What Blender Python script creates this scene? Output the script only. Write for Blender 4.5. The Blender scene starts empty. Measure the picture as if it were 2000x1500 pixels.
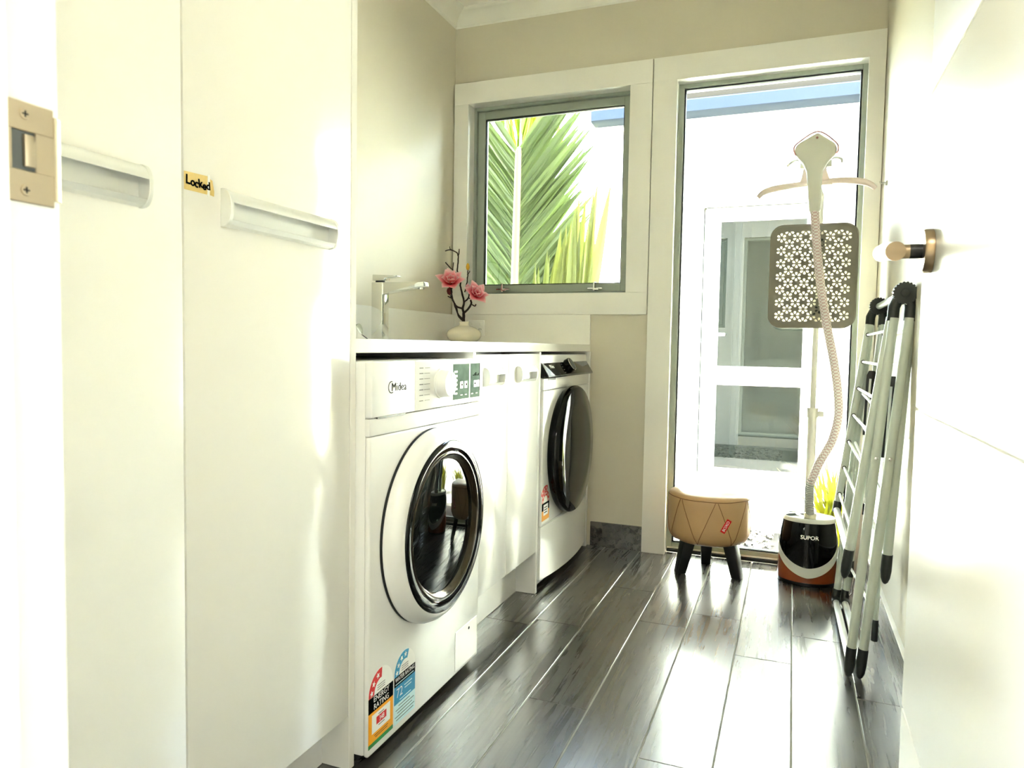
import bpy, bmesh, math, random
from mathutils import Vector, Matrix
random.seed(7)
S = bpy.context.scene
COL = S.collection
PI = math.pi

# ------------------------------------------------------------------ camera, world, sun, exposure
cd = bpy.data.cameras.new('camera')
cam = bpy.data.objects.new('camera', cd)
COL.objects.link(cam)
cR = Vector((0.93061688, 0.36561401, 0.01669166)); cU = Vector((-0.0353739, 0.04445902, 0.99838474)); cF = Vector((-0.36428135, 0.92970414, -0.05430751))
cam.matrix_world = Matrix(((cR.x, cU.x, -cF.x, 0.78946), (cR.y, cU.y, -cF.y, -1.18828), (cR.z, cU.z, -cF.z, 0.88244), (0, 0, 0, 1)))
cd.sensor_fit = 'HORIZONTAL'; cd.sensor_width = 36.0; cd.lens = 1395.14 / 2000 * 36
cd.clip_start = 0.03; cd.clip_end = 200
cd.dof.use_dof = True; cd.dof.focus_distance = 2.4; cd.dof.aperture_fstop = 16
S.camera = cam

w = bpy.data.worlds.new('sky'); S.world = w; w.use_nodes = True
wn = w.node_tree.nodes; wl = w.node_tree.links
sky = wn.new('ShaderNodeTexSky'); sky.sky_type = 'NISHITA'; sky.sun_disc = False
sky.sun_elevation = math.radians(56); sky.sun_rotation = math.radians(100); sky.air_density = 1.0; sky.dust_density = 2.5; sky.ozone_density = 1.0
hs_ = wn.new('ShaderNodeHueSaturation'); hs_.inputs['Saturation'].default_value = 0.55
wl.new(sky.outputs['Color'], hs_.inputs['Color']); wl.new(hs_.outputs['Color'], wn['Background'].inputs['Color'])
wn['Background'].inputs['Strength'].default_value = 1.4

sd = bpy.data.lights.new('sun', 'SUN'); sun = bpy.data.objects.new('sun', sd); COL.objects.link(sun)
sd.energy = 27.0; sd.angle = math.radians(0.6); sd.color = (1.0, 0.955, 0.885)
sun.rotation_euler = Vector((-0.72, 0.30, -0.72)).to_track_quat('-Z', 'Y').to_euler()
sun.location = (1, -4, 8)

def area(name, loc, size, power, col=(1.0, 0.96, 0.90)):
    l = bpy.data.lights.new(name, 'AREA'); o = bpy.data.objects.new(name, l); COL.objects.link(o)
    l.shape = 'SQUARE'; l.size = size; l.energy = power; l.color = col; o.location = loc
    return o
HALL_W = 2.6
area('added_hall_fill', (0.75, -1.75, 2.372), 0.56, HALL_W)  # added soft fill from behind the camera to brighten the room

S.view_settings.view_transform = 'Standard'
S.view_settings.look = 'None'
S.view_settings.exposure = 3.05
S.view_settings.gamma = 1.0
S.view_settings.use_curve_mapping = False
S.cycles.use_denoising = True
S.cycles.use_adaptive_sampling = False
S.cycles.max_bounces = 12
S.cycles.diffuse_bounces = 6
S.cycles.glossy_bounces = 6
S.cycles.transparent_max_bounces = 16
S.cycles.sample_clamp_indirect = 12.0
S.cycles.caustics_reflective = False
S.cycles.caustics_refractive = False

# ------------------------------------------------------------------ materials
def lin(c):
    def f(v):
        v = v / 255.0
        return v / 12.92 if v <= 0.04045 else ((v + 0.055) / 1.055) ** 2.4
    return (f(c[0]), f(c[1]), f(c[2]), 1.0)

def mat(name, col, rough=0.5, metal=0.0, spec=0.5, coat=0.0, var=0.02, scale=6.0, bump=0.0, bscale=80.0, stretch=None, emit=0.0):
    m = bpy.data.materials.new(name); m.use_nodes = True
    n = m.node_tree.nodes; l = m.node_tree.links
    b = n['Principled BSDF']
    b.inputs['Roughness'].default_value = rough; b.inputs['Metallic'].default_value = metal
    b.inputs['Specular IOR Level'].default_value = spec
    b.inputs['Coat Weight'].default_value = coat; b.inputs['Coat Roughness'].default_value = 0.06
    tc = n.new('ShaderNodeTexCoord'); src = tc.outputs['Object']
    if stretch:
        mp = n.new('ShaderNodeMapping'); mp.inputs['Scale'].default_value = stretch; l.new(src, mp.inputs['Vector']); src = mp.outputs['Vector']
    no = n.new('ShaderNodeTexNoise'); no.inputs['Scale'].default_value = scale; no.inputs['Detail'].default_value = 3
    l.new(src, no.inputs['Vector'])
    c = lin(col)
    mx = n.new('ShaderNodeMix'); mx.data_type = 'RGBA'
    mx.inputs['A'].default_value = tuple(min(1, v * (1 - var)) for v in c[:3]) + (1,)
    mx.inputs['B'].default_value = tuple(min(1, v * (1 + var)) for v in c[:3]) + (1,)
    l.new(no.outputs['Fac'], mx.inputs['Factor']); l.new(mx.outputs['Result'], b.inputs['Base Color'])
    if bump:
        nb = n.new('ShaderNodeTexNoise'); nb.inputs['Scale'].default_value = bscale; nb.inputs['Detail'].default_value = 2
        l.new(src, nb.inputs['Vector'])
        bp = n.new('ShaderNodeBump'); bp.inputs['Strength'].default_value = bump; bp.inputs['Distance'].default_value = 0.002
        l.new(nb.outputs['Fac'], bp.inputs['Height']); l.new(bp.outputs['Normal'], b.inputs['Normal'])
    if emit:
        b.inputs['Emission Color'].default_value = c; b.inputs['Emission Strength'].default_value = emit
    return m

def glass_mat(name, tint=(0.93, 0.97, 0.95), refl=1.0):
    m = bpy.data.materials.new(name); m.use_nodes = True
    n = m.node_tree.nodes; l = m.node_tree.links
    n.remove(n['Principled BSDF'])
    t = n.new('ShaderNodeBsdfTransparent'); t.inputs['Color'].default_value = tint + (1,)
    g = n.new('ShaderNodeBsdfGlossy'); g.inputs['Roughness'].default_value = 0.0; g.inputs['Color'].default_value = (0.9, 0.95, 0.92, 1)
    f = n.new('ShaderNodeFresnel'); f.inputs['IOR'].default_value = 1.5
    no = n.new('ShaderNodeTexNoise'); no.inputs['Scale'].default_value = 3.0
    mm = n.new('ShaderNodeMath'); mm.operation = 'MULTIPLY'; mm.inputs[1].default_value = refl
    x = n.new('ShaderNodeMixShader')
    l.new(f.outputs[0], mm.inputs[0]); l.new(mm.outputs[0], x.inputs[0]); l.new(t.outputs[0], x.inputs[1]); l.new(g.outputs[0], x.inputs[2])
    l.new(x.outputs[0], n['Material Output'].inputs['Surface'])
    return m

def leaf_mat(name, ca, cb, trans=0.45, rough=0.4):
    m = bpy.data.materials.new(name); m.use_nodes = True
    n = m.node_tree.nodes; l = m.node_tree.links
    b = n['Principled BSDF']; b.inputs['Roughness'].default_value = rough
    oi = n.new('ShaderNodeObjectInfo'); tc = n.new('ShaderNodeTexCoord')
    no = n.new('ShaderNodeTexNoise'); no.inputs['Scale'].default_value = 14; l.new(tc.outputs['Object'], no.inputs['Vector'])
    ad = n.new('ShaderNodeMath'); ad.operation = 'ADD'; l.new(oi.outputs['Random'], ad.inputs[0]); l.new(no.outputs['Fac'], ad.inputs[1])
    hf = n.new('ShaderNodeMath'); hf.operation = 'MULTIPLY'; hf.inputs[1].default_value = 0.5; l.new(ad.outputs[0], hf.inputs[0])
    mx = n.new('ShaderNodeMix'); mx.data_type = 'RGBA'; mx.inputs['A'].default_value = lin(ca); mx.inputs['B'].default_value = lin(cb)
    l.new(hf.outputs[0], mx.inputs['Factor']); l.new(mx.outputs['Result'], b.inputs['Base Color'])
    tr = n.new('ShaderNodeBsdfTranslucent'); l.new(mx.outputs['Result'], tr.inputs['Color'])
    sh = n.new('ShaderNodeMixShader'); sh.inputs[0].default_value = trans
    l.new(b.outputs[0], sh.inputs[1]); l.new(tr.outputs[0], sh.inputs[2]); l.new(sh.outputs[0], n['Material Output'].inputs['Surface'])
    return m

def petal_mat(name):
    m = bpy.data.materials.new(name); m.use_nodes = True
    n = m.node_tree.nodes; l = m.node_tree.links
    b = n['Principled BSDF']; b.inputs['Roughness'].default_value = 0.55
    at = n.new('ShaderNodeAttribute'); at.attribute_name = 'along'
    r = n.new('ShaderNodeValToRGB'); e = r.color_ramp.elements
    e[0].position = 0.0; e[0].color = lin((190, 8, 36)); e[1].position = 1.0; e[1].color = lin((255, 226, 226))
    k = e.new(0.45); k.color = lin((228, 50, 78)); k2 = e.new(0.75); k2.color = lin((246, 150, 160))
    l.new(at.outputs['Fac'], r.inputs['Fac']); l.new(r.outputs['Color'], b.inputs['Base Color'])
    tr = n.new('ShaderNodeBsdfTranslucent'); l.new(r.outputs['Color'], tr.inputs['Color'])
    sh = n.new('ShaderNodeMixShader'); sh.inputs[0].default_value = 0.25
    l.new(b.outputs[0], sh.inputs[1]); l.new(tr.outputs[0], sh.inputs[2]); l.new(sh.outputs[0], n['Material Output'].inputs['Surface'])
    return m

def tile_mat():
    m = bpy.data.materials.new('wood_look_tile'); m.use_nodes = True
    n = m.node_tree.nodes; l = m.node_tree.links
    b = n['Principled BSDF']
    tc = n.new('ShaderNodeTexCoord'); oi = n.new('ShaderNodeObjectInfo')
    mul = n.new('ShaderNodeVectorMath'); mul.operation = 'SCALE'; mul.inputs['Scale'].default_value = 37.0
    cmb = n.new('ShaderNodeCombineXYZ')
    for i in range(3): l.new(oi.outputs['Random'], cmb.inputs[i])
    l.new(cmb.outputs[0], mul.inputs[0])
    ad = n.new('ShaderNodeVectorMath'); l.new(tc.outputs['Object'], ad.inputs[0]); l.new(mul.outputs[0], ad.inputs[1])
    mp = n.new('ShaderNodeMapping'); mp.inputs['Scale'].default_value = (46, 2.6, 46); l.new(ad.outputs[0], mp.inputs['Vector'])
    g = n.new('ShaderNodeTexNoise'); g.inputs['Scale'].default_value = 1.0; g.inputs['Detail'].default_value = 6; g.inputs['Roughness'].default_value = 0.62; g.inputs['Distortion'].default_value = 0.6
    l.new(mp.outputs[0], g.inputs['Vector'])
    mp2 = n.new('ShaderNodeMapping'); mp2.inputs['Scale'].default_value = (9, 3.0, 9); l.new(ad.outputs[0], mp2.inputs['Vector'])
    c = n.new('ShaderNodeTexNoise'); c.inputs['Scale'].default_value = 1.0; c.inputs['Detail'].default_value = 3; l.new(mp2.outputs[0], c.inputs['Vector'])
    ra = n.new('ShaderNodeValToRGB'); e = ra.color_ramp.elements
    e[0].position = 0.28; e[0].color = lin((34, 32, 29)); e[1].position = 0.74; e[1].color = lin((80, 77, 71))
    l.new(g.outputs['Fac'], ra.inputs['Fac'])
    rb = n.new('ShaderNodeValToRGB'); e = rb.color_ramp.elements
    e[0].position = 0.3; e[0].color = (0.62, 0.62, 0.62, 1); e[1].position = 0.7; e[1].color = (1.25, 1.2, 1.15, 1)
    l.new(c.outputs['Fac'], rb.inputs['Fac'])
    mx = n.new('ShaderNodeMix'); mx.data_type = 'RGBA'; mx.blend_type = 'MULTIPLY'; mx.inputs['Factor'].default_value = 1
    l.new(ra.outputs['Color'], mx.inputs['A']); l.new(rb.outputs['Color'], mx.inputs['B']); l.new(mx.outputs['Result'], b.inputs['Base Color'])
    # dark pits along the grain
    mp3 = n.new('ShaderNodeMapping'); mp3.inputs['Scale'].default_value = (120, 6, 120); l.new(ad.outputs[0], mp3.inputs['Vector'])
    pn = n.new('ShaderNodeTexNoise'); pn.inputs['Scale'].default_value = 1.0; pn.inputs['Detail'].default_value = 2; l.new(mp3.outputs[0], pn.inputs['Vector'])
    pr = n.new('ShaderNodeValToRGB'); pr.color_ramp.elements[0].position = 0.28; pr.color_ramp.elements[1].position = 0.36; l.new(pn.outputs['Fac'], pr.inputs['Fac'])
    mh = n.new('ShaderNodeMath'); mh.operation = 'MULTIPLY_ADD'; mh.inputs[1].default_value = 0.5; l.new(pr.outputs['Color'], mh.inputs[0]); l.new(g.outputs['Fac'], mh.inputs[2])
    bp = n.new('ShaderNodeBump'); bp.inputs['Strength'].default_value = 0.14; bp.inputs['Distance'].default_value = 0.0008
    l.new(mh.outputs[0], bp.inputs['Height']); l.new(bp.outputs['Normal'], b.inputs['Normal'])
    mr = n.new('ShaderNodeMapRange'); mr.inputs['To Min'].default_value = 0.20; mr.inputs['To Max'].default_value = 0.36
    l.new(g.outputs['Fac'], mr.inputs['Value']); l.new(mr.outputs['Result'], b.inputs['Roughness'])
    b.inputs['Specular IOR Level'].default_value = 0.9
    b.inputs['Coat Weight'].default_value = 0.75; b.inputs['Coat Roughness'].default_value = 0.20; b.inputs['Coat IOR'].default_value = 2.0
    return m

def hose_mat():
    m = bpy.data.materials.new('woven_hose_sleeve'); m.use_nodes = True
    n = m.node_tree.nodes; l = m.node_tree.links
    b = n['Principled BSDF']; b.inputs['Roughness'].default_value = 0.7
    at = n.new('ShaderNodeAttribute'); at.attribute_name = 'uvw'
    mp = n.new('ShaderNodeMapping'); mp.inputs['Scale'].default_value = (14, 170, 1); l.new(at.outputs['Vector'], mp.inputs['Vector'])
    ck = n.new('ShaderNodeTexChecker'); ck.inputs['Scale'].default_value = 1.0
    ck.inputs['Color1'].default_value = lin((240, 235, 234)); ck.inputs['Color2'].default_value = lin((214, 186, 186))
    l.new(mp.outputs[0], ck.inputs['Vector']); l.new(ck.outputs['Color'], b.inputs['Base Color'])
    return m

M = {}
M['wall'] = mat('wall_paint', (214, 207, 188), 0.45, spec=0.45, var=0.012, bump=0.05, bscale=220)
M['ceil'] = mat('ceiling_paint', (240, 238, 228), 0.7, var=0.01)
M['trim'] = mat('gloss_trim_paint', (238, 236, 229), 0.32, var=0.01)
M['gloss'] = mat('cream_gloss_cabinet', (240, 238, 230), 0.13, coat=0.1, var=0.008)
M['cab'] = mat('white_cabinet', (240, 239, 235), 0.22, var=0.008)
M['stone'] = mat('white_stone_benchtop', (240, 238, 230), 0.16, var=0.015, scale=90)
M['tile'] = tile_mat()
M['grout'] = mat('pale_grey_grout', (150, 150, 140), 0.8, var=0.1, scale=60)
M['alu'] = mat('grey_green_aluminium', (160, 168, 156), 0.42, metal=0.1, var=0.03)
M['gasket'] = mat('black_gasket', (14, 16, 15), 0.6)
M['glass'] = glass_mat('clear_pane')
M['enamel'] = mat('white_enamel', (243, 243, 240), 0.22, coat=0.15, var=0.005)
M['grey'] = mat('seam_grey', (88, 92, 90), 0.5)
M['black'] = mat('black_plastic', (14, 15, 15), 0.35)
M['blackgloss'] = mat('black_gloss', (9, 12, 11), 0.05, spec=0.2)
M['darkglass'] = mat('tinted_porthole_glass', (10, 14, 13), 0.02, spec=0.14)
M['bronze'] = mat('bronze_tint_ring', (58, 47, 30), 0.14, metal=0.55, coat=0.4)
M['chrome'] = mat('chrome', (225, 225, 220), 0.06, metal=1.0)
M['nickel'] = mat('satin_nickel', (205, 190, 165), 0.28, metal=1.0, bump=0.05, bscale=300, stretch=(1, 1, 30))
M['lever'] = mat('brushed_bronze_nickel', (158, 138, 112), 0.3, metal=1.0, bump=0.05, bscale=300, stretch=(1, 1, 30))
M['satin'] = mat('satin_aluminium_handle', (236, 237, 233), 0.3, metal=0.35, var=0.02)
M['printgrey'] = mat('grey_print', (60, 60, 60), 0.9, spec=0.0)
M['printlight'] = mat('pale_grey_print', (150, 152, 148), 0.9, spec=0.0)
M['display'] = mat('display_reflection_tint', (128, 148, 136), 0.5, spec=0.0, var=0.25, scale=50)  # mottled grey-green stands for greenery reflected in the dark display
M['white'] = mat('white_print', (246, 246, 242), 0.4, var=0.005)
M['red'] = mat('red_print', (214, 20, 24), 0.4)
M['orange'] = mat('orange_print', (250, 166, 20), 0.4)
M['green'] = mat('green_print', (10, 130, 50), 0.4)
M['blue'] = mat('blue_print', (14, 140, 190), 0.4)
M['paleblue'] = mat('pale_blue_print', (205, 236, 240), 0.4)
M['inkblack'] = mat('black_ink', (12, 12, 12), 0.8, spec=0.02)
M['ceramic'] = mat('cream_ceramic', (236, 228, 205), 0.18, coat=0.4, var=0.02)
M['bark'] = mat('dark_twig', (48, 30, 28), 0.75, var=0.25, scale=90, bump=0.4, bscale=120)
M['petal'] = petal_mat('magnolia_petal')
M['sepal'] = mat('brown_sepal', (120, 40, 40), 0.6, var=0.2)
M['budyellow'] = mat('ochre_bud', (214, 160, 40), 0.55, var=0.2, scale=40)
M['greyleaf'] = leaf_mat('grey_green_leaf', (150, 156, 140), (190, 194, 176), 0.2)
M['tan'] = mat('tan_leatherette', (196, 158, 112), 0.30, var=0.05, scale=18, bump=0.12, bscale=260)
M['seam'] = mat('brown_stitching', (120, 84, 48), 0.7)
M['blackwood'] = mat('black_stained_wood', (13, 12, 12), 0.42, var=0.3, bump=0.1, bscale=40, stretch=(8, 8, 1))
M['brown'] = mat('copper_brown_plastic', (142, 72, 34), 0.22, coat=0.3, var=0.04)
M['palegrey'] = mat('pale_grey_plastic', (216, 216, 206), 0.35, var=0.02)
M['pinkwhite'] = mat('pinkish_white_plastic', (240, 222, 216), 0.4, var=0.02)
M['rosegold'] = mat('rose_trim', (178, 128, 124), 0.3, metal=0.4)
M['clear'] = glass_mat('clear_plastic', (0.86, 0.88, 0.9), 1.2)
M['hose'] = hose_mat()
M['board'] = mat('grey_perforated_plastic', (128, 124, 112), 0.5, var=0.04)
M['tube'] = mat('pale_green_grey_tube', (206, 214, 204), 0.3, var=0.02)
M['rungwhite'] = mat('white_coated_rod', (238, 240, 236), 0.3)
M['charcoal'] = mat('charcoal_plastic', (44, 48, 46), 0.45, var=0.06)
M['tape'] = mat('masking_tape', (228, 200, 124), 0.55, var=0.1, scale=160, bump=0.3, bscale=300)
M['cladding'] = mat('white_cladding', (236, 236, 226), 0.55, var=0.015)
M['gutter'] = mat('blue_grey_gutter', (20, 28, 40), 0.6, spec=0.1)
M['roofing'] = mat('grey_brown_roofing', (28, 26, 23), 0.9, spec=0.05, var=0.15, scale=30)
M['mirror'] = mat('door_glazing_dark', (3, 5, 4), 0.01, spec=0.36)
M['concrete'] = mat('pale_concrete', (206, 202, 192), 0.85, var=0.06, scale=5, bump=0.2, bscale=60)
M['soil'] = mat('brown_soil', (40, 34, 28), 0.95, var=0.3, scale=30)
M['lawn'] = mat('dry_grass_ground', (150, 150, 110), 0.95, var=0.2, scale=12)
M['palm'] = leaf_mat('palm_leaflet_shaded', (46, 62, 26), (92, 106, 56), 0.28)  # darker leaflet copy, shade put into the colour
M['palmbright'] = leaf_mat('palm_leaflet_sunlit', (84, 112, 6), (124, 140, 16), 0.5)  # brighter leaflet copy, sunlight put into the colour
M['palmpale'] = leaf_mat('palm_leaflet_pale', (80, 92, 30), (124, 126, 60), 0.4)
M['rachis'] = mat('palm_midrib', (112, 103, 80), 0.5, var=0.08, scale=20)
M['flax'] = leaf_mat('yellow_green_strap_leaf', (118, 124, 14), (160, 152, 40), 0.45)
M['fillglow'] = mat('fill_panel_glow', (255, 246, 230), 0.5, emit=0.4)  # glow for the added fill panel

def pebble_mat():
    m = bpy.data.materials.new('mixed_pebbles'); m.use_nodes = True
    n = m.node_tree.nodes; l = m.node_tree.links; b = n['Principled BSDF']; b.inputs['Roughness'].default_value = 0.6
    ge = n.new('ShaderNodeNewGeometry'); r = n.new('ShaderNodeValToRGB'); e = r.color_ramp.elements
    e[0].position = 0; e[0].color = lin((20, 19, 18)); e[1].position = 1; e[1].color = lin((150, 144, 132))
    k = e.new(0.35); k.color = lin((84, 74, 62)); k = e.new(0.7); k.color = lin((118, 114, 104))
    l.new(ge.outputs['Random Per Island'], r.inputs['Fac']); l.new(r.outputs['Color'], b.inputs['Base Color'])
    return m
M['pebble'] = pebble_mat()

# ------------------------------------------------------------------ mesh helpers
OFF = {}
def nb(): return bmesh.new()

def merge(bm, tmp):
    me = bpy.data.meshes.new('tmp'); tmp.to_mesh(me); tmp.free(); bm.from_mesh(me); bpy.data.meshes.remove(me)

def box(bm, x0, x1, y0, y1, z0, z1, bev=0.0, seg=2, mi=0):
    t = bmesh.new()
    r = bmesh.ops.create_cube(t, size=1.0)
    for v in t.verts:
        v.co = Vector(((x0 + x1) / 2 + v.co.x * (x1 - x0), (y0 + y1) / 2 + v.co.y * (y1 - y0), (z0 + z1) / 2 + v.co.z * (z1 - z0)))
    if bev > 0:
        bmesh.ops.bevel(t, geom=list(t.edges), offset=bev, segments=seg, profile=0.5, affect='EDGES')
    for f in t.faces: f.material_index = mi
    merge(bm, t)
    return bm

def frame_of(d):
    d = d.normalized()
    a = Vector((0, 0, 1)) if abs(d.z) < 0.9 else Vector((1, 0, 0))
    u = d.cross(a).normalized(); v = d.cross(u).normalized()
    return u, v

def tube(bm, pts, r, seg=10, caps=True, mi=0, attr=None):
    pts = [Vector(p) for p in pts]; n = len(pts)
    rs = r if isinstance(r, (list, tuple)) else [r] * n
    t0 = (pts[1] - pts[0]).normalized(); u, v = frame_of(t0)
    rings = []; dist = 0.0
    lay = bm.verts.layers.float_vector.get(attr) or bm.verts.layers.float_vector.new(attr) if attr else None
    for i, p in enumerate(pts):
        if i == 0: t = t0
        elif i == n - 1: t = (pts[i] - pts[i - 1]).normalized()
        else: t = ((pts[i + 1] - pts[i]).normalized() + (pts[i] - pts[i - 1]).normalized()).normalized()
        u = (u - t * u.dot(t)).normalized(); v = t.cross(u)
        if i: dist += (pts[i] - pts[i - 1]).length
        ring = []
        for k in range(seg):
            a = 2 * PI * k / seg
            vt = bm.verts.new(p + (u * math.cos(a) + v * math.sin(a)) * rs[i])
            if lay is not None: vt[lay] = Vector((k / seg if k <= seg / 2 else 1 - k / seg, dist, 0))
            ring.append(vt)
        rings.append(ring)
    for i in range(n - 1):
        for k in range(seg):
            f = bm.faces.new((rings[i][k], rings[i][(k + 1) % seg], rings[i + 1][(k + 1) % seg], rings[i + 1][k])); f.material_index = mi; f.smooth = True
    if caps:
        f = bm.faces.new(list(reversed(rings[0]))); f.material_index = mi
        f = bm.faces.new(rings[-1]); f.material_index = mi
    return bm

def smooth_path(pts, n=6):
    P = [Vector(p) for p in pts]; out = []
    for i in range(len(P) - 1):
        p0 = P[max(0, i - 1)]; p1 = P[i]; p2 = P[i + 1]; p3 = P[min(len(P) - 1, i + 2)]
        for k in range(n):
            t = k / n
            out.append(0.5 * ((2 * p1) + (p2 - p0) * t + (2 * p0 - 5 * p1 + 4 * p2 - p3) * t * t + (3 * p1 - p0 - 3 * p2 + p3) * t ** 3))
    out.append(P[-1]); return out

def lathe(bm, prof, org, axis='z', seg=48, sx=1.0, sy=1.0, mi=0, cap0=False, cap1=False):
    # prof: list of (radius, height along axis)
    org = Vector(org); rings = []
    for r, h in prof:
        ring = []
        if r < 1e-6:
            p = Vector((0, 0, h))
            ring = [p]
        else:
            for k in range(seg):
                a = 2 * PI * k / seg
                ring.append(Vector((r * math.cos(a) * sx, r * math.sin(a) * sy, h)))
        conv = []
        for p in ring:
            if axis == 'z': q = p
            elif axis == 'x': q = Vector((p.z, p.x, p.y))
            else: q = Vector((p.x, p.z, p.y))
            conv.append(bm.verts.new(org + q))
        rings.append(conv)
    for i in range(len(rings) - 1):
        a, b = rings[i], rings[i + 1]
        for k in range(seg):
            k2 = (k + 1) % seg
            if len(a) == 1 and len(b) == 1: continue
            if len(a) == 1: f = bm.faces.new((a[0], b[k], b[k2]))
            elif len(b) == 1: f = bm.faces.new((a[k], a[k2], b[0]))
            else: f = bm.faces.new((a[k], a[k2], b[k2], b[k]))
            f.material_index = mi; f.smooth = True
    if cap0 and len(rings[0]) > 1: bm.faces.new(rings[0]).material_index = mi
    if cap1 and len(rings[-1]) > 1: bm.faces.new(rings[-1]).material_index = mi
    return bm

def prism(bm, poly, fn, a0, a1, mi=0, bev=0.0, seg=2):
    # poly: 2-D outline, fn(u, v, w) -> point, extruded from w = a0 to a1
    t = bmesh.new()
    A = [t.verts.new(fn(u, v, a0)) for u, v in poly]; B = [t.verts.new(fn(u, v, a1)) for u, v in poly]
    n = len(poly)
    t.faces.new(A); t.faces.new(list(reversed(B)))
    for i in range(n): t.faces.new((A[i], B[i], B[(i + 1) % n], A[(i + 1) % n]))
    if bev > 0:
        bmesh.ops.recalc_face_normals(t, faces=t.faces)
        rim = [e for e in t.edges if len(e.link_faces) == 2 and (e.link_faces[0].normal.angle(e.link_faces[1].normal, 0) > 0.6)]
        bmesh.ops.bevel(t, geom=rim, offset=bev, segments=seg, profile=0.5, affect='EDGES')
    for f in t.faces: f.material_index = mi
    merge(bm, t); return bm

XZ = lambda y_is_w: None
def f_y(u, v, w): return Vector((w, u, v))      # outline in (y, z), extruded along x
def f_x(u, v, w): return Vector((u, w, v))      # outline in (x, z), extruded along y
def f_z(u, v, w): return Vector((u, v, w))      # outline in (x, y), extruded along z

def rrect(x0, x1, y0, y1, r, n=6):
    out = []
    for cx, cy, a in ((x1 - r, y1 - r, 0), (x0 + r, y1 - r, 90), (x0 + r, y0 + r, 180), (x1 - r, y0 + r, 270)):
        for k in range(n + 1):
            t = math.radians(a + 90 * k / n); out.append((cx + r * math.cos(t), cy + r * math.sin(t)))
    return out

def fin(name, bm, mats, parent=None, sharp=35, recalc=True):
    if recalc: bmesh.ops.recalc_face_normals(bm, faces=bm.faces)
    if parent is not None: L = OFF[parent.name]
    else:
        xs = [v.co.x for v in bm.verts]; ys = [v.co.y for v in bm.verts]; zs = [v.co.z for v in bm.verts]
        L = Vector(((min(xs) + max(xs)) / 2, (min(ys) + max(ys)) / 2, min(zs)))
    for v in bm.verts: v.co -= L
    for f in bm.faces: f.smooth = True
    me = bpy.data.meshes.new(name); bm.to_mesh(me); bm.free()
    me.set_sharp_from_angle(angle=math.radians(sharp))
    for m in (mats if isinstance(mats, (list, tuple)) else [mats]): me.materials.append(m)
    o = bpy.data.objects.new(name, me); COL.objects.link(o)
    if parent is not None: o.parent = parent
    else: o.location = L
    OFF[o.name] = L
    return o

def thing(name, label, cat, loc, group=None):
    o = bpy.data.objects.new(name, None); COL.objects.link(o); o.location = loc; o.empty_display_size = 0.05
    o['label'] = label; o['category'] = cat
    if group: o['group'] = group
    OFF[o.name] = Vector(loc); return o

def tag(o, label, cat, group=None):
    o['label'] = label; o['category'] = cat
    if group: o['group'] = group
    return o

def struct(o, label=None, cat='structure'):
    o['kind'] = 'structure'
    if label: o['label'] = label; o['category'] = cat
    return o

def text(name, s, size, o, ex, ey, m, parent, depth=0.0003, sx=1.0, bold=0.0, shear=0.0, space=1.0, bend=None):
    cu = bpy.data.curves.new('t', 'FONT'); cu.body = s; cu.size = size; cu.align_x = 'CENTER'; cu.align_y = 'CENTER'
    cu.extrude = depth; cu.offset = bold; cu.shear = shear; cu.resolution_u = 3; cu.space_character = space
    ob = bpy.data.objects.new('t', cu); COL.objects.link(ob)
    dg = bpy.context.evaluated_depsgraph_get(); dg.update()
    me = bpy.data.meshes.new_from_object(ob.evaluated_get(dg))
    bpy.data.objects.remove(ob); bpy.data.curves.remove(cu)
    ex = Vector(ex).normalized(); ey = Vector(ey).normalized(); ez = ex.cross(ey); o = Vector(o); L = OFF[parent.name]
    for v in me.vertices:
        p = o + ex * (v.co.x * sx) + ey * v.co.y + ez * v.co.z
        if bend: p = bend(p)
        v.co = p - L
    me.materials.clear(); me.materials.append(m); me.name = name
    t = bpy.data.objects.new(name, me); COL.objects.link(t); t.parent = parent; OFF[t.name] = L
    return t

# ------------------------------------------------------------------ room constants
XL, XR, YB, YN = -0.715, 1.078, 1.866, -0.88
ZC = 2.40
# ------------------------------------------------------------------ floor
fl = struct(fin('floor', box(nb(), -1.6, 2.2, -2.7, 1.905, -0.09, -0.0022), M['grout']), 'floor of dark grey wood-look plank tiles with pale grout', 'floor')
G0, GP, TL, GW = 0.0478, 0.1538, 0.906, 0.0036
joints = {-6: .3, -5: .62, -4: .15, -3: .5, -2: .2, -1: .901, 0: .952, 1: .459, 2: 1.075, 3: 1.211, 4: .931, 5: 1.148, 6: .784}
for k, j in joints.items():
    x0 = max(XL, G0 + GP * k + GW / 2); x1 = min(XR, G0 + GP * (k + 1) - GW / 2)
    if x1 - x0 < 0.01: continue
    for q in range(-4, 4):
        y0 = max(YN - 0.1, j + TL * q + 0.0012); y1 = min(1.902, j + TL * (q + 1) - 0.0012)
        if y1 - y0 < 0.02: continue
        fin('floor_tile', box(nb(), x0, x1, y0, y1, -0.0022, 0.0, 0.0009, 1), M['tile'], fl)
for k in range(-7, 12):      # hall tiles behind the doorway
    x0, x1 = G0 + GP * k + GW / 2, G0 + GP * (k + 1) - GW / 2
    fin('floor_tile', box(nb(), x0, x1, -2.6, -0.99, -0.0022, 0.0, 0.0009, 1), M['tile'], fl)

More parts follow.
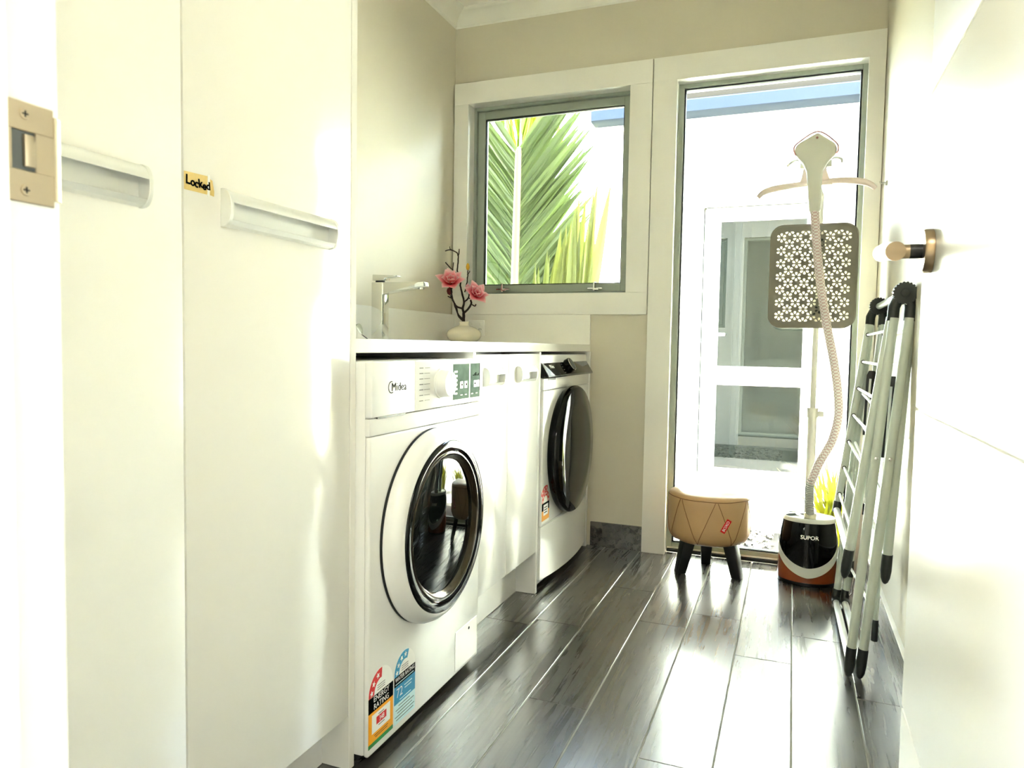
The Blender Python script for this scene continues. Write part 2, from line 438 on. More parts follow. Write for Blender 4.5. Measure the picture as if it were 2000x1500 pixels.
# ------------------------------------------------------------------ walls
struct(fin('wall_left', box(nb(), XL - 0.12, XL, YN - 0.1, YB + 0.134, 0, 2.55), M['wall']), 'painted left wall above the benchtop', 'wall')
struct(fin('wall_right', box(nb(), XR, XR + 0.12, -2.7, YB, 0, 2.55), M['wall']), 'painted right wall behind the drying rack', 'wall')
WX0, WX1, WZ0, WZ1 = -0.658, 0.132, 1.098, 2.003       # window opening
DX0, DX1, DZ1 = 0.298, 1.032, 2.003                    # full height window opening
wb = nb(); ya, yb_ = YB, YB + 0.134
box(wb, XL, WX0, ya, yb_, -0.1, 2.55); box(wb, WX0, WX1, ya, yb_, -0.1, WZ0); box(wb, WX0, WX1, ya, yb_, WZ1, 2.55)
box(wb, WX1, DX0, ya, yb_, -0.1, 2.55); box(wb, DX0, DX1, ya, yb_, DZ1, 2.55); box(wb, DX0, DX1, ya, yb_, -0.1, -0.012); box(wb, DX1, XR + 0.12, ya, yb_, -0.1, 2.55)
wallb = struct(fin('wall_back', wb, M['wall']), 'painted back wall with the window and the full height pane', 'wall')
# outside face of the house: vertical board cladding
wo = nb(); yc, yd = YB + 0.134, YB + 0.15
for x0, x1, z0, z1 in ((-3.2, WX0, -.1, 2.5), (WX0, WX1, -.1, WZ0), (WX0, WX1, WZ1, 2.5), (WX1, DX0, -.1, 2.5), (DX0, DX1, DZ1, 2.5), (DX1, 3.2, -.1, 2.5)):
    box(wo, x0, x1, yc, yd, z0, z1)
wout = struct(fin('wall_outside', wo, M['cladding']), 'vertical board cladding on the outer face of the back wall', 'wall')
x = -3.1
while x < 3.15:
    segs = [(-.1, 2.5)]
    if WX0 - .03 < x < WX1 + .03: segs = [(-.1, WZ0), (WZ1, 2.5)]
    if DX0 - .03 < x < DX1 + .03: segs = [(DZ1, 2.5)]
    for a, b in segs: fin('batten', box(nb(), x - .012, x + .012, yd, yd + .014, a, b), M['cladding'], wout)
    x += 0.15
wn_ = nb()
box(wn_, XL, 0.335, YN - 0.1, YN, 0, 2.55); box(wn_, 0.335, 1.02, YN - 0.1, YN, 2.04, 2.55); box(wn_, 1.02, XR, YN - 0.1, YN, 0, 2.55)
struct(fin('wall_near', wn_, M['wall']), 'wall around the doorway into the room', 'wall')
wh = nb(); box(wh, -1.6, 2.2, -2.82, -2.7, 0, 2.55)
struct(fin('wall_hall', wh, M['wall']), 'hall wall behind the viewer', 'wall')
struct(fin('ceiling', box(nb(), -1.6, 2.2, -2.7, YB + 0.134, ZC, 2.55), M['ceil']), 'white painted ceiling', 'ceiling')
rf = nb(); box(rf, -3.4, 3.4, -6.0, 2.36, 2.56, 2.66); box(rf, -3.4, 3.4, 2.30, 2.40, 2.50, 2.64)
struct(fin('roof', rf, M['roofing']), 'roof and eave over the room', 'roof')

# cornice
def cove():
    p = [(0.0, 0.0), (0.004, 0.004)]
    for k in range(9):
        t = PI / 2 * k / 8
        p.append((0.066 - 0.058 * math.cos(t), 0.006 + 0.046 * math.sin(t)))
    p += [(0.072, 0.056), (0.072, 0.063), (0.0, 0.063)]
    return p
cz0 = 2.337
b = nb(); prism(b, [(XL + u, cz0 + v) for u, v in cove()], f_x, 0.042, YB, 0)
struct(fin('trim_1', b, M['ceil'], sharp=50), 'coved cornice along the left wall', 'trim')
b = nb(); prism(b, [(YB - u, cz0 + v) for u, v in cove()], f_y, XL, XR, 0)
struct(fin('trim_2', b, M['ceil'], sharp=50), 'coved cornice along the back wall', 'trim')

# window architraves (mitred look as separate boards)
YT = 1.848
def boards(nm, label, x0, x1, z0, z1, ix0, ix1, iz0, iz1, jamb_y):
    r = thing(nm, label, 'trim', ((x0 + x1) / 2, YT, max(z0, 0))); r['kind'] = 'structure'
    def bd(a0, a1, c0, c1): fin('board', box(nb(), a0, a1, YT, YB, c0, c1, 0.0007, 1), M['trim'], r)
    zz0 = iz0 if iz0 > 0.1 else 0.001; zb0 = iz0 if iz0 > 0.1 else 0.001
    bd(x0, x1, iz1, z1)
    if iz0 > 0.1: bd(x0, x1, z0, iz0)
    bd(x0, ix0, zb0, iz1); bd(ix1, x1, zb0, iz1)
    g = 0.006
    l = nb(); y0 = YT + 0.006
    box(l, ix0 - 0.02, ix0 - g, y0, jamb_y, zz0, iz1 + g); box(l, ix1 + g, ix1 + 0.02, y0, jamb_y, zz0, iz1 + g); box(l, ix0 - 0.02, ix1 + 0.02, y0, jamb_y, iz1 + g, iz1 + 0.018)
    if iz0 > 0.1: box(l, ix0 - 0.02, ix1 + 0.02, y0, jamb_y, iz0 - 0.018, iz0 - g)
    fin('jamb_lining', l, M['trim'], r)
    return r
boards('trim_3', 'white architrave framing the square window', -0.709, 0.2065, 1.022, 2.082, -0.638, 0.113, 1.116, 1.985, 1.93)
boards('trim_4', 'white architrave framing the full height pane', 0.2105, 1.0755, 0, 2.082, 0.309, 1.018, 0, 1.985, 1.93)

def ring_frame(bm, x0, x1, z0, z1, wd, y0, y1, wb=None):
    wb = wb or wd
    box(bm, x0, x0 + wd, y0, y1, z0, z1, 0.0015, 1); box(bm, x1 - wd, x1, y0, y1, z0, z1, 0.0015, 1)
    box(bm, x0 + wd, x1 - wd, y0, y1, z1 - wd, z1, 0.0015, 1); box(bm, x0 + wd, x1 - wd, y0, y1, z0, z0 + wb, 0.0015, 1)
    return bm
# window 1
w1 = thing('window_1', 'square window with grey aluminium frame above the benchtop', 'window', (-0.26, 1.95, 1.10)); w1['kind'] = 'structure'
fin('frame', ring_frame(nb(), -0.656, 0.131, 1.102, 2.001, 0.024, 1.930, 1.995), M['alu'], w1)
sash = fin('sash', ring_frame(nb(), -0.630, 0.105, 1.128, 1.975, 0.036, 1.944, 1.985), M['alu'], w1)
fin('gasket', ring_frame(nb(), -0.5945, 0.0695, 1.1635, 1.9395, 0.005, 1.950, 1.966), M['gasket'], sash)
fin('pane', box(nb(), -0.592, 0.067, 1.957, 1.961, 1.166, 1.937), M['glass'], w1)
for cx in (-0.487, -0.045):
    c = nb(); box(c, cx - 0.035, cx + 0.035, 1.930, 1.942, 1.139, 1.147, 0.002, 1); box(c, cx - 0.005, cx + 0.004, 1.918, 1.944, 1.130, 1.170, 0.002, 1); box(c, cx - 0.006, cx + 0.022, 1.916, 1.924, 1.134, 1.142, 0.002, 1)
    fin('window_catch', c, M['chrome'], w1)
# window 2 (full height)
w2 = thing('window_2', 'full height glass pane in a grey aluminium frame facing the courtyard', 'window', (0.66, 1.95, 0)); w2['kind'] = 'structure'
fin('frame', ring_frame(nb(), 0.299, 1.031, 0.002, 2.001, 0.027, 1.930, 1.995, 0.034), M['alu'], w2)
g = fin('gasket', ring_frame(nb(), 0.3265, 1.0035, 0.0365, 1.9735, 0.005, 1.940, 1.964), M['gasket'], w2)
fin('pane', box(nb(), 0.329, 1.001, 1.950, 1.954, 0.039, 1.971), M['glass'], w2)
fin('sill_channel', box(nb(), 0.309, 1.018, 1.905, 1.9295, 0.001, 0.011, 0.001, 1), M['gasket'], w2)
fin('sill_strip', box(nb(), 0.309, 1.018, 1.922, 1.9299, 0.012, 0.018, 0.001, 1), M['satin'], w2)

# skirting (cut from the floor tiles)
struct(fin('baseboard_back', box(nb(), -0.02, 0.2095, YB - 0.0095, YB, 0.001, 0.108, 0.001, 1), M['tile']), 'dark tile skirting below the back wall', 'skirting')
b = nb(); box(b, XR - 0.0095, XR, YN, YT - 0.001, 0.001, 0.13, 0.001, 1)
bbr = struct(fin('baseboard_right', b, M['tile']), 'dark tile skirting along the right wall', 'skirting')
fin('edge_strip', box(nb(), XR - 0.011, XR, YN, YT - 0.001, 0.130, 0.135, 0.0005, 1), M['white'], bbr)

# doorway jamb with strike plate
JX = 0.370
tj = thing('trim_5', 'white doorway jamb with strike plate at the left edge', 'trim', (0.355, -0.93, 0)); tj['kind'] = 'structure'
fin('jamb', box(nb(), 0.336, JX, YN - 0.1, YN + 0.002, 0, 2.04, 0.003, 3), M['trim'], tj)
fin('door_stop', box(nb(), JX, JX + 0.012, YN - 0.08, YN - 0.036, 0, 2.02, 0.002, 2), M['trim'], tj)
fin('jamb_head', box(nb(), JX, 1.02, YN - 0.1, YN, 2.02, 2.04, 0.002, 2), M['trim'], tj)
sp = nb(); y0, y1, z0, z1 = -0.911, -0.8835, 0.9605, 1.018
hy0, hy1, hz0, hz1 = -0.9085, -0.8945, 0.979, 1.0015
X0, X1 = JX + 0.0002, JX + 0.0018
box(sp, X0, X1, y0, y1, hz1, z1, 0.0004, 1); box(sp, X0, X1, y0, y1, z0, hz0, 0.0004, 1); box(sp, X0, X1, y0, hy0, hz0, hz1); box(sp, X0, X1, hy1, y1, hz0, hz1)
prism(sp, [(X0, y1), (X1, y1), (X1 - .0006, y1 + .004), (X1 - .0030, y1 + .0068), (X1 - .0042, y1 + .0068), (X0 - .0020, y1 + .004)], f_z, z0 + 0.004, z1 - 0.004)
spo = fin('strike_plate', sp, M['nickel'], tj)
fin('latch_pocket', box(nb(), JX + 0.0001, JX + 0.0006, hy0, hy1, hz0, hz1), M['grey'], spo)
fin('latch_tongue', box(nb(), JX + 0.0006, JX + 0.0035, -0.902, -0.8955, 0.981, 0.9995, 0.0008, 2), M['nickel'], spo)
for zc in (1.0110, 0.9675):
    s = nb(); lathe(s, [(0.0, X1 + .0008), (.0030, X1 + .0008), (.0034, X1 - .0002)], (0, -0.9010, zc), 'x', 20)
    so = fin('screw', s, M['nickel'], spo)
    t = nb()
    box(t, X1 + .0006, X1 + .0011, -0.9028, -0.8992, zc - .0004, zc + .0004); box(t, X1 + .0006, X1 + .0011, -0.9014, -0.9006, zc - .0018, zc + .0018)
    fin('screw_slot', t, M['black'], spo)

# inner door, standing open against the right wall
DX = 0.942
d1 = thing('door_1', 'white panelled room door standing open against the right wall', 'door', (0.96, -0.5, 0.01)); d1['kind'] = 'structure'
fin('leaf_core', box(nb(), DX + 0.0035, DX + 0.036, -0.885, -0.125, 0.012, 2.0, 0.001, 1), M['trim'], d1)
zs = [0.012, 0.408, 0.808, 1.210, 1.610, 2.0]
for i in range(5):
    a = zs[i] + (0.0022 if i else 0); c = zs[i + 1] - (0.0022 if i < 4 else 0)
    fin('panel', box(nb(), DX, DX + 0.0036, -0.885, -0.125, a, c, 0.0012, 2), M['trim'], d1)
hy, hz = -0.190, 1.005
lv = nb(); lathe(lv, [(0.0, -0.0002), (.0265, -0.0002), (.0265, -.008), (.0250, -.0105), (0.0, -.0105)], (DX, hy, hz), 'x', 40)
h = fin('lever_rose', lv, M['lever'], d1)
lv = nb(); tube(lv, [(DX - .0095, hy, hz), (DX - .024, hy, hz)], .0088, 20)
fin('lever_collar', lv, M['black'], h)
lv = nb(); tube(lv, [(DX - .016, hy, hz), (0.884, hy, hz)], .0086, 24)
tube(lv, [(0.889, hy + .010, hz), (0.889, hy - 0.045, hz - .004), (0.891, hy - 0.105, hz - .012)], .0105, 28)
fin('lever_handle', lv, M['lever'], d1)
# small hook on the right wall
b = nb(); lathe(b, [(0, 0.0), (.009, 0.0), (.008, -.006), (0, -.006)], (XR, 1.665, 1.475), 'x', 18); tube(b, [(XR - .005, 1.665, 1.475), (XR - .020, 1.665, 1.474), (XR - .024, 1.665, 1.482)], .003, 8)
tag(fin('wall_hook', b, M['palegrey']), 'tiny pale hook high on the right wall beside the full height pane', 'hook')

# added fill light panel, unseen, goes with the area light in the hall
for nm, lx, ly, sz in (('added_fill_panel', 0.75, -1.75, 0.30),):
    t = thing(nm, 'added square fill light panel, unseen behind the viewer', 'light', (lx, ly, 2.378))
    fin('housing', box(nb(), lx - sz - .02, lx + sz + .02, ly - sz - .02, ly + sz + .02, 2.386, 2.400, .002, 1), M['white'], t)
    fin('glow_panel', box(nb(), lx - sz, lx + sz, ly - sz, ly + sz, 2.3785, 2.3862), M['fillglow'], t)

# ------------------------------------------------------------------ recessed bow handle
FX = -0.032
def bow_handle(bm, y0, y1, z0, z1, x, pro=0.020):
    H = z1 - z0
    # hood (curved top), lower lip, back plate, end caps
    def arc(t): return x + pro * math.sin(min(1.0, t) * PI * 0.5)
    hood = [(x, z1)]
    for k in range(7): hood.append((x + pro * math.sin(PI / 2 * k / 6) , z1 - H * 0.36 * (1 - math.cos(PI / 2 * k / 6))))
    hood += [(x + pro - .0022, z1 - H * 0.36)]
    for k in range(6, -1, -1): hood.append((x + (pro - .0022) * math.sin(PI / 2 * k / 6), z1 - .0022 - (H * 0.36 - .0022) * (1 - math.cos(PI / 2 * k / 6))))
    prism(bm, hood, f_x, y0 + .006, y1 - .006)
    lip = [(x, z0), (x + pro * .62, z0 + H * .05), (x + pro * .86, z0 + H * .17), (x + pro * .80, z0 + H * .19), (x + pro * .5, z0 + H * .10), (x, z0 + H * .08)]
    prism(bm, lip, f_x, y0 + .006, y1 - .006)
    box(bm, x, x + .0012, y0 + .006, y1 - .006, z0, z1)
    cap = [(x, z0)]
    for k in range(13):
        t = PI * k / 12; cap.append((x + (pro + .002) * math.sin(t) ** 0.7, z0 + H / 2 - (H / 2 + .001) * math.cos(t)))
    cap.append((x, z1))
    prism(bm, cap, f_x, y0, y0 + .0065, 0, .0006, 1); prism(bm, cap, f_x, y1 - .0065, y1, 0, .0006, 1)
    return bm

# tall cupboards
def cupboard(label, y0, y1, hy0, hy1, hz0, hz1):
    t = thing('tall_cupboard', label, 'cupboard', (-0.36, (y0 + y1) / 2, 0), 'tall cream cupboards')
    fin('carcass', box(nb(), XL + .003, FX - .020, y0, y1, 0.1, 2.33), M['cab'], t)
    d = fin('door', box(nb(), FX - .018, FX, y0 + .0012, y1 - .0012, 0.117, 2.325, .0012, 2), M['gloss'], t)
    fin('kickboard', box(nb(), -0.115, -0.098, y0, y1, 0.001, 0.0995), M['cab'], t)
    hd = nb(); bow_handle(hd, hy0, hy1, hz0, hz1, FX)
    fin('handle', hd, M['satin'], d, 40)
    return t
cupboard('tall cream gloss cupboard with bow handle, nearer the doorway jamb', -0.815, -0.3975, -0.745, -0.466, 1.058, 1.114)
cp = cupboard('tall cream gloss cupboard with masking tape, beside the washing machine', -0.3965, 0.0215, -0.325, -0.046, 1.057, 1.113)
fin('side_panel', box(nb(), XL + .003, FX + .0005, 0.0225, 0.0410, 0.001, 2.33, .001, 1), M['gloss'], cp)

# tape label
tp = nb()
prism(tp, [(-0.3950, 1.0985), (-0.3950, 1.1245), (-0.350, 1.1262), (-0.350, 1.0990)], f_y, FX + .0001, FX + .0005)
tape = thing('tape_label', 'strip of gold masking tape with hand lettering on the cupboard door', 'tape', (FX, -0.37, 1.098))
fin('tape_strip', tp, M['tape'], tape)
prism_b = nb(); prism(prism_b, [(-0.3515, 1.0975), (-0.3505, 1.1270), (-0.3485, 1.1295), (-0.3462, 1.1268), (-0.3468, 1.0995), (-0.3490, 1.0960)], f_y, FX + .0001, FX + .0009)
fin('torn_edge', prism_b, M['white'], tape)
prism_b = nb(); prism(prism_b, [(-0.347, 1.0995), (-0.347, 1.1235), (-0.341, 1.1215), (-0.3375, 1.1060), (-0.338, 1.0985)], f_y, FX + .0001, FX + .0004)
fin('tape_end', prism_b, M['tape'], tape)
for ch, yy, zz, sz, ro in (('L', -.3885, 1.1130, .0185, -.02), ('o', -.3795, 1.1112, .0165, .05), ('c', -.3723, 1.1105, .0165, -.10), ('k', -.3650, 1.1118, .0170, .12), ('e', -.3572, 1.1100, .0165, -.05), ('d', -.3497, 1.1112, .0160, .10)):
    text('lettering', ch, sz, (FX + .0009, yy, zz), (0, 1, ro), (0, -ro, 1), M['inkblack'], tape, .0002, .95, .0006)

# base cabinet between the machines
bc = thing('base_cabinet', 'white two door base cabinet between washing machine and dryer', 'cabinet', (-0.38, 0.89, 0))
fin('carcass', box(nb(), XL + .003, FX - .020, 0.630, 1.165, 0.14, 0.715), M['cab'], bc)
fin('kickboard', box(nb(), -0.124, -0.106, 0.630, 1.165, 0.001, 0.1395), M['cab'], bc)
fin('gable', box(nb(), XL + .003, FX, 0.6115, 0.6285, 0.001, 0.8605, .0008, 1), M['cab'], bc)
fin('gable', box(nb(), XL + .003, FX, 1.1660, 1.1840, 0.001, 0.8605, .0008, 1), M['cab'], bc)
for (y0, y1, a, c) in ((0.631, 0.8780, 0.688, 0.812), (0.8800, 1.1640, 0.952, 1.099)):
    d = fin('door', box(nb(), FX - .018, FX, y0, y1, 0.153, 0.854, .0012, 2), M['cab'], bc)
    hd = nb(); bow_handle(hd, a, c, 0.762, 0.815, FX, .018); fin('handle', hd, M['satin'], d, 40)
# end gable at the back wall
gb = fin('end_panel', box(nb(), XL + .003, FX, 1.8300, 1.8480, 0.001, 0.8605, .0008, 1), M['cab']); tag(gb, 'narrow white end panel between the dryer and the back wall', 'panel')

# benchtop with sink cut-out
ZT0, ZT1 = 0.8612, 0.8905
ct = thing('countertop', 'white stone benchtop over the washing machine, cabinet and dryer', 'countertop', (-0.38, 0.95, ZT0))
HX0, HX1, HY0, HY1 = -0.515, -0.165, 0.76, 1.14
b = nb(); x0, x1, y0, y1 = XL + .002, -0.0405, 0.0418, YB - .001
box(b, x0, HX0, y0, y1, ZT0, ZT1); box(b, HX1, x1, y0, y1, ZT0, ZT1, .0015, 1); box(b, HX0, HX1, y0, HY0, ZT0, ZT1); box(b, HX0, HX1, HY1, y1, ZT0, ZT1)
fin('slab', b, M['stone'], ct)
fin('upstand', box(nb(), x0, x0 + .012, y0, y1, ZT1, 1.0215, .001, 1), M['stone'], ct)
fin('upstand', box(nb(), x0 + .0125, x1 + .001, YB - .013, YB - .001, ZT1, 1.0215, .001, 1), M['stone'], ct)
sk = nb()
box(sk, HX0 + .001, HX0 + .003, HY0 + .001, HY1 - .001, 0.72, ZT1 - .001); box(sk, HX1 - .003, HX1 - .001, HY0 + .001, HY1 - .001, 0.72, ZT1 - .001)
box(sk, HX0 + .003, HX1 - .003, HY0 + .001, HY0 + .003, 0.72, ZT1 - .001); box(sk, HX0 + .003, HX1 - .003, HY1 - .003, HY1 - .001, 0.72, ZT1 - .001); box(sk, HX0 + .001, HX1 - .001, HY0 + .001, HY1 - .001, 0.717, 0.72)
fin('sink_bowl', sk, M['satin'], ct)

# mixer tap
tx, ty, tw = -0.595, 1.035, 0.0225
tap = thing('mixer_tap', 'tall square chrome mixer tap on the white benchtop', 'tap', (tx, ty, ZT1))
fin('body', box(nb(), tx - tw, tx + tw, ty - tw, ty + tw, ZT1 + .0005, 1.098, .002, 2), M['chrome'], tap)
b = nb(); prism(b, [(tx + tw - .001, 1.0975), (tx + .185, 1.0965), (tx + .187, 1.081), (tx + tw - .001, 1.056)], f_x, ty - .020, ty + .020, 0, .0015, 2)
sp_ = fin('spout', b, M['chrome'], tap)
b = nb(); tube(b, [(tx + .165, ty, 1.088), (tx + .165, ty, 1.072)], .011, 20); fin('aerator', b, M['chrome'], sp_)
b = nb(); prism(b, [(tx - .021, 1.104), (tx - .021, 1.126), (tx + .075, 1.121), (tx + .075, 1.1175), (tx + .028, 1.112), (tx + .028, 1.104)], f_x, ty - .019, ty + .019, 0, .0012, 2)
fin('lever', b, M['chrome'], tap)
b = nb(); tube(b, [(tx, ty, 1.097), (tx, ty, 1.106)], .017, 24); fin('lever_neck', b, M['black'], tap)

# stray leaf
b = nb(); rows = []
for i in range(9):
    t = i / 8; wdt = 0.0085 * math.sin(PI * min(1, t * 1.02)) ** .8 + .0005
    cx, cy, cz = -0.262 + .006 * math.sin(t * 2), 0.378 + .018 * t + .008 * t * t, 0.927 - .024 * t + .005 * math.sin(PI * t)
    rows.append([b.verts.new((cx + .004, cy - wdt * .55, cz - wdt)), b.verts.new((cx, cy, cz)), b.verts.new((cx + .004, cy + wdt * .55, cz + wdt))])
for i in range(8):
    for k in range(2): b.faces.new((rows[i][k], rows[i][k + 1], rows[i + 1][k + 1], rows[i + 1][k]))
lf = thing('leaf_sprig', 'small grey-green leaf on a stem peeking past the tall cupboard panel', 'leaf', (-0.26, 0.41, ZT1))
fin('leaf_blade', b, M['greyleaf'], lf, 60)
b = nb(); tube(b, [(-0.257, 0.403, 0.9045), (-0.255, 0.410, 0.9000), (-0.252, 0.424, 0.8922)], .0013, 6); fin('stem', b, M['bark'], lf)

# power outlet
po = thing('power_outlet', 'white double power outlet on the upstand behind the vase', 'outlet', (-0.58, YB - .013, 0.92))
fin('plate', box(nb(), -0.625, -0.543, YB - .020, YB - .0132, 0.922, 0.996, .002, 2), M['white'], po)
for ox in (-0.605, -0.563):
    fin('rocker', box(nb(), ox - .006, ox + .006, YB - .0235, YB - .0198, 0.972, 0.986, .001, 1), M['white'], po)
    s = nb()
    for dx, r in ((-.006, .5), (.006, -.5)):
        prism(s, [(ox + dx - .001, .950), (ox + dx + .001, .950), (ox + dx + .001 + r * .005, .958), (ox + dx - .001 + r * .005, .958)], f_x, YB - .0206, YB - .0199)
    box(s, ox - .001, ox + .001, YB - .0206, YB - .0199, .935, .943)
    fin('socket_slot', s, M['grey'], po)

# ------------------------------------------------------------------ vase and branch
VX, VY = -0.576, 1.70
b = nb()
lathe(b, [(0, .0005), (.040, .0005), (.055, .004), (.070, .015), (.0775, .030), (.0775, .040), (.070, .054), (.052, .066), (.032, .073), (.0225, .077), (.0205, .083), (.0215, .090), (.0225, .0925), (.0190, .0925), (.0170, .086), (.0175, .076), (.010, .060), (0, .060)], (VX, VY, ZT1), 'z', 56)
tag(fin('vase', b, M['ceramic'], sharp=60), 'squat round cream vase on the benchtop corner', 'vase')
mg = thing('magnolia_branch', 'dark twiggy branch with two pink magnolia flowers in the cream vase', 'flowers', (VX, VY, ZT1 + .065))
def pth(pts, ys=None):
    return [(p[0], VY + (ys[i] if ys else 0), p[1]) for i, p in enumerate(pts)]
def twig(pts, r0, r1, ys=None, name='twig', nn=4):
    P = smooth_path(pth(pts, ys), nn); n = len(P)
    P = [p + Vector((random.uniform(-1, 1), random.uniform(-1, 1), 0)) * .0008 for p in P]
    bb = nb(); tube(bb, P, [r0 + (r1 - r0) * i / (n - 1) + random.uniform(0, .0004) for i in range(n)], 8)
    return fin(name, bb, M['bark'], mg, 60)
twig([(-0.576, .960), (-0.578, .988), (-0.578, 1.025)], .0075, .0065, name='stem')
twig([(-0.578, 1.020), (-0.583, 1.043), (-0.578, 1.068), (-0.584, 1.104), (-0.592, 1.140)], .0055, .0035, [0, 0, 0, -.005, -.01])
twig([(-0.592, 1.140), (-0.605, 1.180), (-0.622, 1.209), (-0.619, 1.245), (-0.619, 1.274), (-0.627, 1.292), (-0.657, 1.305), (-0.683, 1.301)], .0035, .0022, [-.01, .02, .02, .02, .02, .02, .02, .02])
twig([(-0.619, 1.274), (-0.616, 1.290), (-0.613, 1.308)], .0026, .0020, [.02, .02, .02])
twig([(-0.657, 1.305), (-0.661, 1.312), (-0.662, 1.320)], .0022, .0016, [.02, .02, .02])
twig([(-0.622, 1.195), (-0.645, 1.212), (-0.661, 1.225), (-0.687, 1.251)], .0026, .0022, [.02, .03, .03, .03])
twig([(-0.640, 1.200), (-0.649, 1.218), (-0.647, 1.250)], .0022, .0018, [.02, .03, .03])
twig([(-0.580, 1.040), (-0.608, 1.050), (-0.624, 1.075), (-0.630, 1.104), (-0.632, 1.135)], .0042, .0030, [0, -.01, -.015, -.02, -.02])
twig([(-0.577, .978), (-0.587, .995), (-0.608, 1.013), (-0.629, 1.052), (-0.639, 1.082), (-0.665, 1.098)], .0045, .0022, [0, .005, .01, .015, .015, .015])
twig([(-0.639, 1.082), (-0.656, 1.104), (-0.654, 1.112)], .002, .0016, [.015, .015, .015])
twig([(-0.578, .985), (-0.600, 1.010), (-0.607, 1.050), (-0.628, 1.085), (-0.628, 1.115)], .0036, .0022, [0, -.01, -.02, -.02, -.02])
twig([(-0.577, 1.022), (-0.555, 1.038), (-0.538, 1.063), (-0.540, 1.081), (-0.530, 1.098)], .0050, .0030, [0, -.005, -.01, -.01, -.01])
twig([(-0.539, 1.060), (-0.525, 1.054), (-0.514, 1.051), (-0.511, 1.058)], .0024, .0026, [-.01, -.015, -.02, -.02])
twig([(-0.580, 1.068), (-0.564, 1.086), (-0.559, 1.110), (-0.566, 1.125)], .0034, .0024, [0, .01, .015, .02])
twig([(-0.559, 1.088), (-0.552, 1.086), (-0.550, 1.089)], .0022, .0022, [.01, .01, .01])
twig([(-0.584, 1.115), (-0.576, 1.160), (-0.573, 1.195), (-0.573, 1.215)], .0026, .0018, [.02, .025, .025, .025])
twig([(-0.575, 1.192), (-0.566, 1.203), (-0.564, 1.210)], .0016, .0016, [.025, .025, .025])

def petal_mesh(L, W, curl):
    bb = nb(); lay = bb.verts.layers.float.new('along'); rows = []
    for i in range(9):
        t = i / 8; wd = W * (math.sin(PI * min(1, .08 + t * .86)) ** .75)
        if i == 8: wd = W * .18
        row = []
        for k in range(-2, 3):
            s = k / 2
            a = curl * t
            z = L * (t - .22 * t * t * curl); out = L * .62 * (t ** 1.5) * curl
            cup = .22 * W * s * s
            v = bb.verts.new((s * wd, out - cup, z)); v[lay] = min(1, t * .95 + .12 * abs(s)); row.append(v)
        rows.append(row)
    for i in range(8):
        for k in range(4): bb.faces.new((rows[i][k], rows[i][k + 1], rows[i + 1][k + 1], rows[i + 1][k]))
    for f in bb.faces: f.smooth = True
    me = bpy.data.meshes.new('petal'); bb.to_mesh(me); bb.free(); me.materials.append(M['petal']); return me
PM = [petal_mesh(.052, .017, .45), petal_mesh(.060, .020, .85), petal_mesh(.058, .021, 1.5)]
def flower(c, aim, sc):
    c = Vector(c); q = Vector(aim).normalized().to_track_quat('Z', 'Y')
    bb = nb(); lathe(bb, [(0, -.012), (.006, -.010), (.0085, 0), (.006, .010), (.0035, .018), (0, .020)], (0, 0, 0), 'z', 14)
    for v in bb.verts: v.co = c + q @ (v.co * sc)
    fo = fin('flower', bb, M['sepal'], mg, 60)
    for lay_, (me, n, ph) in enumerate(((PM[0], 4, .2), (PM[1], 5, .7), (PM[2], 6, .35))):
        for k in range(n):
            o = bpy.data.objects.new('petal', me); COL.objects.link(o); o.parent = fo
            a = 2 * PI * k / n + ph + random.uniform(-.15, .15)
            o.matrix_local = Matrix.Translation(c - OFF[mg.name]) @ (q.to_matrix().to_4x4()) @ Matrix.Rotation(a, 4, 'Z') @ Matrix.Scale(sc * random.uniform(.92, 1.08), 4)
    return fo
flower((-0.633, VY - .02, 1.140), (0.30, -.70, .62), 1.28)
flower((-0.520, VY - .012, 1.090), (0.60, -.62, .48), 1.08)
bb = nb()
lathe(bb, [(0, 0), (.006, .004), (.0085, .014), (.006, .026), (0, .034)], (-0.573, VY + .025, 1.212), 'z', 12)
fin('bud', bb, M['budyellow'], mg, 60)
bb = nb(); lathe(bb, [(0, 0), (.009, .006), (.012, .018), (.008, .032), (0, .040)], (-0.569, VY + .02, 1.115), 'z', 14)
lay = bb.verts.layers.float.new('along')
for v in bb.verts: v[lay] = .55 + .4 * (v.co.z - 1.115) / .04
fin('bud', bb, M['petal'], mg, 60)
bb = nb(); lathe(bb, [(0, 0), (.009, .006), (.013, .018), (.010, .030), (0, .034)], (-0.645, VY - .01, 1.100), 'z', 12)
fin('bud', bb, M['sepal'], mg, 60)

# ------------------------------------------------------------------ label helpers on a plane x = const
def star(cy, cz, r, rot=0):
    return [(cy + (r if k % 2 == 0 else r * .42) * math.sin(rot + PI * k / 5), cz + (r if k % 2 == 0 else r * .42) * math.cos(rot + PI * k / 5)) for k in range(10)]
def arcband(cy, cz, r0, r1, a0, a1, n=18):
    o = [(cy + r1 * math.cos(math.radians(a0 + (a1 - a0) * k / n)), cz + r1 * math.sin(math.radians(a0 + (a1 - a0) * k / n))) for k in range(n + 1)]
    i = [(cy + r0 * math.cos(math.radians(a1 + (a0 - a1) * k / n)), cz + r0 * math.sin(math.radians(a1 + (a0 - a1) * k / n))) for k in range(n + 1)]
    return o + i
def rect(y0, y1, z0, z1): return [(y0, z0), (y1, z0), (y1, z1), (y0, z1)]
def arch(y0, y1, z0, zs):
    c = (y0 + y1) / 2; r = (y1 - y0) / 2
    return [(y0, z0), (y1, z0)] + [(c + r * math.cos(PI * k / 20), zs + r * math.sin(PI * k / 20)) for k in range(21)]

